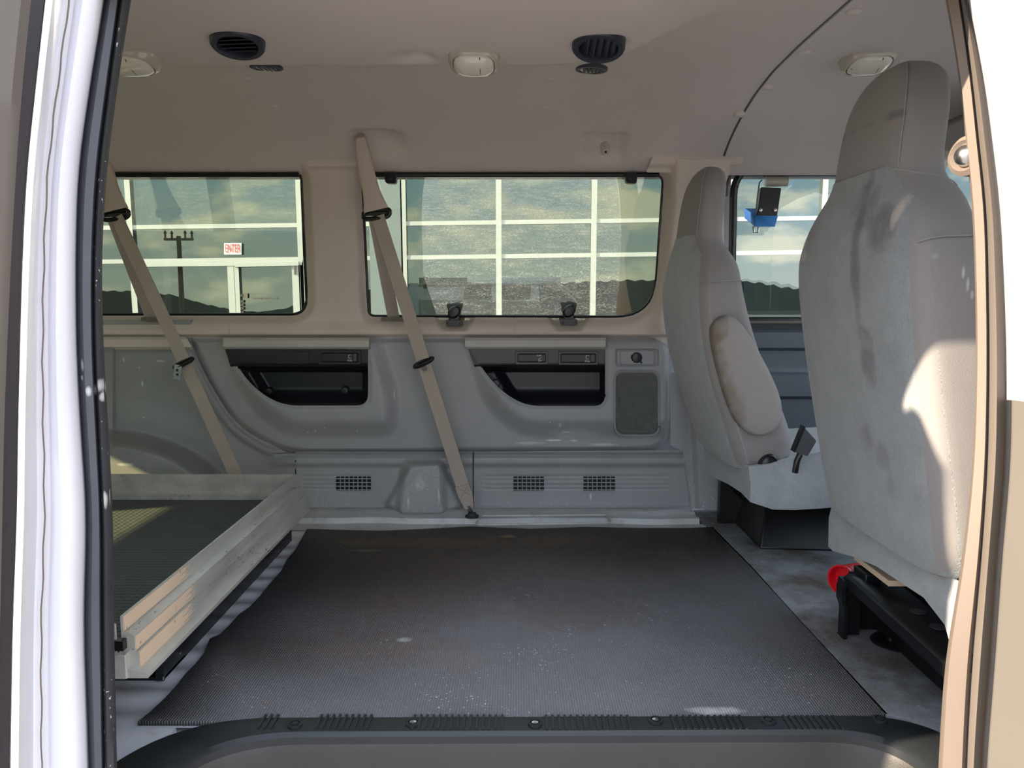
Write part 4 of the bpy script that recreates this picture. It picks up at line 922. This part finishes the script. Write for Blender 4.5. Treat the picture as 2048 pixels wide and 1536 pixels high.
# folded up armrest on the near side of the backrest
arm = MB(); c0, c1 = P(1447, 652, 2.0), P(1520, 838, 2.0); rings = []
ctrl = [(0, .0), (.03, .026), (.09, .040), (.2, .050), (.4, .060), (.62, .068), (.8, .068), (.92, .052), (.985, .028), (1, .0)]
A0 = P(1438, 630, 1.985); A1 = P(1532, 868, 1.985); ax = (A1 - A0); sd2 = Vector((ax.z, 0, -ax.x)).normalized()
L = ax.length
for k, (dy, s) in enumerate(((.030, .90), (.012, 1.0), (-.012, 1.0), (-.026, .95), (-.034, .80))):
    pts = [A0 + ax * (.5 + (q - .5) * (s ** .3)) + sd2 * (-w_) * s + Vector((0, dy, 0)) for q, w_ in ctrl] + [A0 + ax * (.5 + (q - .5) * (s ** .3)) + sd2 * w_ * s + Vector((0, dy, 0)) for q, w_ in ctrl[::-1][1:-1]]
    rings.append(pts)
arm.loft(rings); ao = part(t, 'armrest', arm, M['armfab'], ang=70, sub=1)
q_ = [P(x, y, 1.96) for x, y in ((1424, 680), (1436, 730), (1455, 790), (1475, 830), (1440, 645))]
blobs(M['armfab'], [(q.x, q.z, .022, .06, (112, 100, 84), .6) for q in q_], (0, 2))
# carpet valance hanging over the seat base
val = [(1408, 893), (1455, 912), (1497, 934), (1560, 922), (1640, 903), (1690, 905), (1690, 1014), (1620, 1020), (1545, 1020), (1515, 1014), (1500, 1000), (1490, 985), (1440, 962), (1420, 948), (1413, 925)]
vr = MB(); 
def vy(x): return 1.985 + .0 if x > 1495 else 1.985 + (1495 - x) / 87 * .42
top = [(1408, 893), (1430, 901), (1455, 912), (1480, 926), (1497, 934), (1540, 928), (1590, 915), (1640, 904), (1700, 903)]
bot = [(1416, 945), (1434, 958), (1456, 968), (1482, 985), (1500, 1004), (1545, 1019), (1590, 1020), (1640, 1017), (1700, 1012)]
rings = []
for (a, b) in zip(top, bot):
    pa, pb = P(a[0], a[1], vy(a[0])), P(b[0], b[1], vy(b[0]) - .01)
    rings.append([pa + Vector((.006, .02, 0)), pa, pa.lerp(pb, .5) + Vector((0, -.012, 0)), pb, pb + Vector((.006, .012, 0)), pa.lerp(pb, .5) + Vector((.006, .012, 0))])
part(t, 'skirt', MB().loft(rings), M['carpet'], ang=60)
part(t, 'hinge_cover', MB().lathe(P(1537, 926, 2.0), (0, -1, 0), [(.022, -.03), (.022, .002), (.018, .006), (.016, .002), (.008, .006), (.001, .007)], 24, sx=1.2), M['gloss'])
m = MB().box((.68, 2.06, .012), (1.15, 2.45, .20)); m = MB().hexa([PZ(1519, 1098, .012), PZ(1690, 1103, .012), PZ(1690, 1103, .012) + Vector((.1, .35, 0)), PZ(1519, 1098, .012) + Vector((0, .3, 0)), P(1533, 1000, 2.31), P(1700, 1000, 2.31), P(1700, 1000, 2.31) + Vector((.1, .3, 0)), P(1533, 1000, 2.31) + Vector((0, .3, 0))])
part(t, 'pedestal', m, M['gloss'], bevel=.006)
part(t, 'pedestal_leg', MB().hexa([PZ(1452, 1038, .012), PZ(1502, 1043, .012), PZ(1502, 1043, .012) + Vector((.0, .03, 0)), PZ(1452, 1038, .012) + Vector((0, .03, 0)), P(1452, 960, 2.50), P(1475, 965, 2.48), P(1475, 965, 2.50), P(1452, 960, 2.53)]), M['gloss'], bevel=.003)
part(t, 'base_side', MB().box((.70, 2.50, .012), (1.1, 2.53, .22)), M['gloss'])
# loose buckle between the seats
t = thing('seat_belt_buckle', 'charcoal seat belt buckle standing beside the far seat cushion', 'buckle')
YB = 1.93
part(t, 'buckle_body', plate(rpoly([(1607, 852), (1634, 882), (1616, 913), (1586, 903)], [5, 5, 4, 4]), YB, .022), M['blackband'], bevel=.004)
part(t, 'release_edge', plate(rpoly([(1607, 851), (1611, 855), (1590, 905), (1586, 903)], 1), YB - .001, .02), M['gloss'])
part(t, 'stalk', MB().tube([P(1600, 908, YB + .01), P(1594, 922, YB + .01), P(1590, 945, YB + .012)], .008, 10), M['gloss'])
# red cup by the seat base
t = thing('red_cup', 'bright red plastic cup lying on its side under the near seat', 'cup')
ca = PZ(1683, 1190, .012); ctr = P(1685, 1160, 1.745); axd = Vector((-.80, -.60, .02))
part(t, 'cup_wall', MB().lathe(ctr, axd, [(.026, -.085), (.0325, -.02), (.034, -.004), (.037, .0), (.037, .004), (.033, .004), (.031, -.01), (.028, -.03)], 40), M['red'])
part(t, 'cup_bottom', MB().lathe(ctr, axd, [(.030, -.026), (.030, -.020), (.022, -.018), (.001, -.018)], 32), M['red'])

# ------------------------------------------------------------------ aluminium slide tray at the left
tr = thing('cargo_tray', 'aluminium framed slide-out cargo tray with black mesh mat at the left', 'cargo tray')
TX = -.645; Y0, Y1 = 1.19, 2.215; ZB, ZT = .158, .250; XL = -2.4
def prof_x(x0, y0, y1, pts, flip=1):   # side rail running along Y; pts (dx, z)
    return MB().loft([[Vector((x0 + dx, yy, z)) for dx, z in pts] for yy in (y0, y1)])
# outer side rail: lower channel + upper lip
part(tr, 'side_rail', prof_x(TX, Y0 + .01, Y1, [(.012, ZB), (.012, ZB + .030), (.006, ZB + .030), (.006, ZB + .058), (-.004, ZB + .064), (-.012, ZB + .064), (-.012, ZT), (-.016, ZT), (-.016, ZB + .028), (-.03, ZB + .028), (-.03, ZB)]), M['alu'])
part(tr, 'rail_flange', prof_x(TX, Y0 - .0, Y1 - .03, [(.030, ZB - .012), (.030, ZB - .004), (.012, ZB + .002), (-.03, ZB + .002), (-.03, ZB - .012)]), M['alu'])
def rail_y(y, mat=M['alu']):
    return MB().loft([[Vector((xx, y + dy, z)) for dy, z in [(.0, ZB), (.0, ZB + .02), (-.035, ZB + .02), (-.035, ZB + .034), (-.004, ZB + .034), (-.004, ZT), (.002, ZT), (.012, ZB)]] for xx in (XL, TX - .014)])
part(tr, 'far_rail', rail_y(Y1), M['alu'])
part(tr, 'near_rail', MB().loft([[Vector((xx, Y0 + dy, z)) for dy, z in [(0, ZB), (0, ZT - .01), (.004, ZT - .01), (.004, ZB + .03), (.03, ZB + .03), (.03, ZB)]] for xx in (XL, TX - .02)]), M['alu'])
part(tr, 'corner_block', MB().box((TX - .028, Y0 - .004, ZB - .012), (TX - .004, Y0 + .012, ZB + .03)), M['alu'], bevel=.001)
part(tr, 'corner_slot', MB().box((TX - .022, Y0 - .005, ZB + .038), (TX - .006, Y0 + .008, ZB + .055)), M['gloss'])
part(tr, 'tray_mat', MB().box((XL, Y0 + .02, ZB + .006), (TX - .016, Y1 - .03, ZB + .022)), M['traymat'])
# masking paper left on the near end of the rail, ragged end
def tape(xo, z0, z1, y1s, nm):
    n = 14; a = [Vector((xo, Y0 + .012, z0 + (z1 - z0) * k / n)) for k in range(n + 1)]; b = [Vector((xo, y1s + .02 * math.sin(k * 2.1) + .012 * math.sin(k * 5.3), z0 + (z1 - z0) * k / n)) for k in range(n + 1)]
    part(tr, nm, MB().prism(a + b[::-1], (.0012, 0, 0)), M['tape'])
tape(TX - .0118, ZB + .066, ZT - .001, 1.44, 'masking_paper'); tape(TX + .0062, ZB + .032, ZB + .056, 1.42, 'masking_paper'); tape(TX + .0122, ZB + .002, ZB + .030, 1.39, 'masking_paper')
sr = thing('support_rail', 'black painted steel support rail on the floor under the tray edge', 'support rail')
part(sr, 'web', MB().box((-.726, 1.455, .0), (-.720, 2.345, .150)), M['railblack'], bevel=.001)
part(sr, 'top_flange', MB().box((-.80, 1.455, .144), (-.720, 2.345, .150)), M['railblack'])
part(sr, 'foot', MB().box((-.82, 1.455, .0), (-.720, 1.56, .006)).box((-.82, 1.47, .0), (-.75, 1.475, .03)), M['railblack'])
part(sr, 'end_plate', MB().box((-.735, 1.452, .0), (-.718, 1.460, .150)), M['railblack'], bevel=.001)
part(sr, 'foot_bolt', MB().lathe((-.765, 1.49, .006), (0, 0, 1), [(.012, 0), (.012, .004), (.007, .005), (.006, .009), (.001, .010)], 6), M['steel'])
for yy, zz in ((1.60, .095), (1.52, .05), (1.53, .022), (2.13, .10)): part(sr, 'rivet', MB().lathe((-.719, yy, zz), (1, 0, 0), [(.0035, 0), (.003, .002), (.0005, .003)], 10), M['steel'])
sr2 = thing('support_rail', 'second black steel support rail under the middle of the tray', 'support rail')
part(sr2, 'web', MB().box((-1.606, 1.455, .0), (-1.60, 2.345, .155)), M['railblack'])

# ================================================================== DOOR JAMBS
YS = [-140, 0, 166, 340, 520, 700, 860, 1025, 1250, 1522, 1680]
def curve(vals): return lambda y: float(np.interp(y, YS, vals))
def smoothc(vals):
    f = curve(vals); return lambda y: sum(f(y + d) for d in (-70, -45, -20, 0, 20, 45, 70)) / 7
A = smoothc([78, 62, 45, 32, 22, 14, 8, 5, 0, -5, -5]); B = smoothc([105, 88, 70, 51, 42, 37, 33, 31, 22, 17, 17])
Cc = smoothc([232, 213, 185, 160, 155, 157, 166, 178, 172, 182, 185]); D = smoothc([258, 240, 218, 196, 187, 188, 196, 204, 205, 208, 212]); E = smoothc([285, 262, 236, 213, 203, 207, 217, 226, 228, 234, 238])
rowsy = np.linspace(-160, 1700, 50)
def strip(name, cols_, mat, label, cat='door frame', back=.03):
    """cols_: list of (curve fn, depth Y); sheet swept down the door opening, with returned edges"""
    rings = []
    for y in rowsy:
        r = [P(f(y), y, Yv) for f, Yv in cols_]
        k = back * (1.6 if r[0].x > 0 else -1.6) if r[0].x * 1 else 0
        r = [r[0] + Vector((k * .7, back, 0))] + r + [r[-1] + Vector((k * .7, back, 0))]
        rings.append(r)
    return struct(obj(name, MB().loft(rings, closed=False, caps=False), mat, ang=50), label, cat)
mix = lambda f, g, t, d=0: (lambda y: f(y) * (1 - t) + g(y) * t + d)
strip('trim_4', [(lambda y: A(y) - 260, .80), (lambda y: A(y) - 20, .86), (A, .875)], M['taupe'], 'edge of the open rear side door at the far left', 'door')
strip('trim_5', [(A, .93), (B, .935)], M['darkgap'], 'dark rubber gap beside the white door pillar', 'seal', back=.01)
strip('wall_right_pillar', [(B, .940), (mix(B, Cc, .12), .915), (mix(B, Cc, .30), .905), (mix(B, Cc, .42), .912), (mix(B, Cc, .50), .925), (mix(B, Cc, .62), .922), (mix(B, Cc, .80), .93), (mix(B, Cc, .93), .945), (Cc, .985)], M['jamb'], 'bright white painted door pillar at the left', 'door frame')
strip('trim_6', [(Cc, .965), (mix(Cc, D, .3), .955), (mix(Cc, D, .8), .960), (D, .975)], M['sealgrey'], 'outer grey lip of the scuffed door weatherstrip at left', 'seal')
strip('trim_7', [(D, .972), (mix(D, E, .25), .962), (mix(D, E, .75), .970), (E, 1.0)], M['seal'], 'inner dark lip of the scuffed door weatherstrip at left', 'seal', back=.06)
m = MB().tube([P(mix(B, Cc, .40)(y) + 1.5 * math.sin(y * .05), y, .9045) for y in np.linspace(-140, 1680, 60)], .0009, 6); struct(obj('trim_8', m, M['taupe']), 'hairline crack in the sealant down the white pillar', 'seam')
YS_R = [-100, 0, 166, 300, 414, 600, 742, 925, 1110, 1327, 1522, 1640]
def rc(vals):
    f = lambda y: float(np.interp(y, YS_R, vals)); return lambda y: sum(f(y + d) for d in (-70, -45, -20, 0, 20, 45, 70)) / 7
R0 = rc([1868, 1892, 1920, 1932, 1945, 1951, 1952, 1946, 1926, 1889, 1877, 1872]); R1 = rc([1905, 1922, 1945, 1958, 1972, 1976, 1977, 1974, 1962, 1942, 1932, 1930]); R2 = rc([1915, 1935, 1968, 1985, 1999, 2008, 2012, 2010, 1993, 1978, 1962, 1958])
strip('wall_right_front_pillar', [(R0, 1.03), (mix(R0, R1, .15), .995), (mix(R0, R1, .85), .985), (R1, .99)], M['jambbeige'], 'tan inner edge of the door pillar at the right', 'door frame', back=.06)
strip('trim_9', [(mix(R1, R2, .06), .99), (mix(R1, R2, .12), .965), (mix(R1, R2, .5), .955), (mix(R1, R2, .9), .96), (R2, .975)], M['taupe'], 'taupe weatherstrip down the right door pillar', 'seal')
m = MB().tube([P(R1(y) + 1, y, .990) for y in np.linspace(-140, 1680, 50)], .0016, 6); struct(obj('trim_10', m, M['darkgap']), 'thin dark line down the right weatherstrip', 'seam')
# open front half of the side door, swung out at the right
rings = []
yy_ = np.linspace(-160, 800, 30)
rings = [[P(R2(y) + 2, y, .95), P(R2(y) + 10, y, .93), P(R2(y) + 12, y, .93) + Vector((.10, -.32, 0)), P(R2(y) + 12, y, .93) + Vector((.14, -.32, 0)), P(R2(y) + 30, y, .97)] for y in yy_]
d2 = struct(obj('door_2', MB().loft(rings), M['jamb'], ang=50), 'sunlit white frame of the open side door at the right edge', 'door')
rings = [[P(R2(y) + 12, y, .93), P(R2(y) + 16, y, .925), P(R2(y) + 16, y, .925) + Vector((.10, -.32, 0)), P(R2(y) + 16, y, .925) + Vector((.14, -.32, 0)), P(R2(y) + 30, y, .97)] for y in np.linspace(800, 1700, 30)]
part(d2, 'door_trim_panel', MB().loft(rings), M['doortrim'], ang=50)

# chrome ball bumper on the right pillar
t = thing('pillar_bumper', 'round polished bumper knob at the upper right pillar', 'bumper')
pb = P(1936, 312, 1.02)
part(t, 'rubber_ring', MB().lathe(pb, (-1, -.45, 0), [(.026, -.02), (.026, .004), (.020, .009), (.016, .004)], 28), M['jambbeige'])
part(t, 'knob', MB().lathe(pb, (-1, -.45, 0), [(.015, 0), (.014, .008), (.011, .013), (.005, .016), (.001, .017)], 24), M['steel'])

# near side wall, rear doors and header (mostly out of the frame, they shape the light)
def wallbox(name, lab, boxes, mat=M['beige'], cat='wall'):
    m = MB()
    for a, b in boxes: m.box(a, b)
    return struct(obj(name, m, mat), lab, cat)
wallbox('wall_right', 'near side wall of the van behind the white pillar', [((-3.1, .97, -.3), (-.70, 1.04, .70)), ((-3.1, .94, .70), (-2.7, 1.02, 1.20)), ((-1.72, .94, .70), (-1.62, 1.02, 1.20)), ((-.72, .97, .70), (-.64, 1.02, 1.20)), ((-3.1, .93, 1.16), (-.64, .98, 1.30))], M['darkgrey'])
wallbox('wall_right_header', 'header over the open side door', [((-.70, .93, 1.25), (.80, .99, 1.34))], M['beige'])
wallbox('wall_right_front', 'near side front door seen from inside the cab', [((.80, .93, -.3), (2.0, 1.0, .70)), ((.80, .94, 1.16), (1.46, 1.0, 1.30)), ((.72, .99, -.1), (.82, 1.03, 1.2))], M['beige'])
wallbox('wall_back', 'rear doors of the van with openings shaped to place sun patches', [((-2.95, .95, -.05), (-2.85, 2.75, .66)), ((-2.95, .95, 1.155), (-2.85, 2.75, 1.45)), ((-2.95, .95, .6), (-2.85, 1.14, 1.2)), ((-2.95, 1.52, .6), (-2.85, 1.76, 1.2)), ((-2.95, 2.62, .6), (-2.85, 2.75, 1.2)), ((-2.95, 1.7, 1.06), (-2.85, 2.75, 1.2))], M['beige'])  # unseen; post and pane tops shaped so sun lands on tray and arch
m = MB().box((-2.92, 1.12, .64), (-2.915, 2.65, 1.17)); struct(obj('window_5', m, G_REAR), 'tinted rear door windows', 'window')
m = MB().box((-2.7, .98, .70), (-.70, .984, 1.18)); struct(obj('window_6', m, G_TINT), 'tinted near side windows', 'window')
m = MB().box((.80, .96, .70), (1.5, .964, 1.18)); struct(obj('window_7', m, G_CLEAR), 'clear passenger door window', 'window')
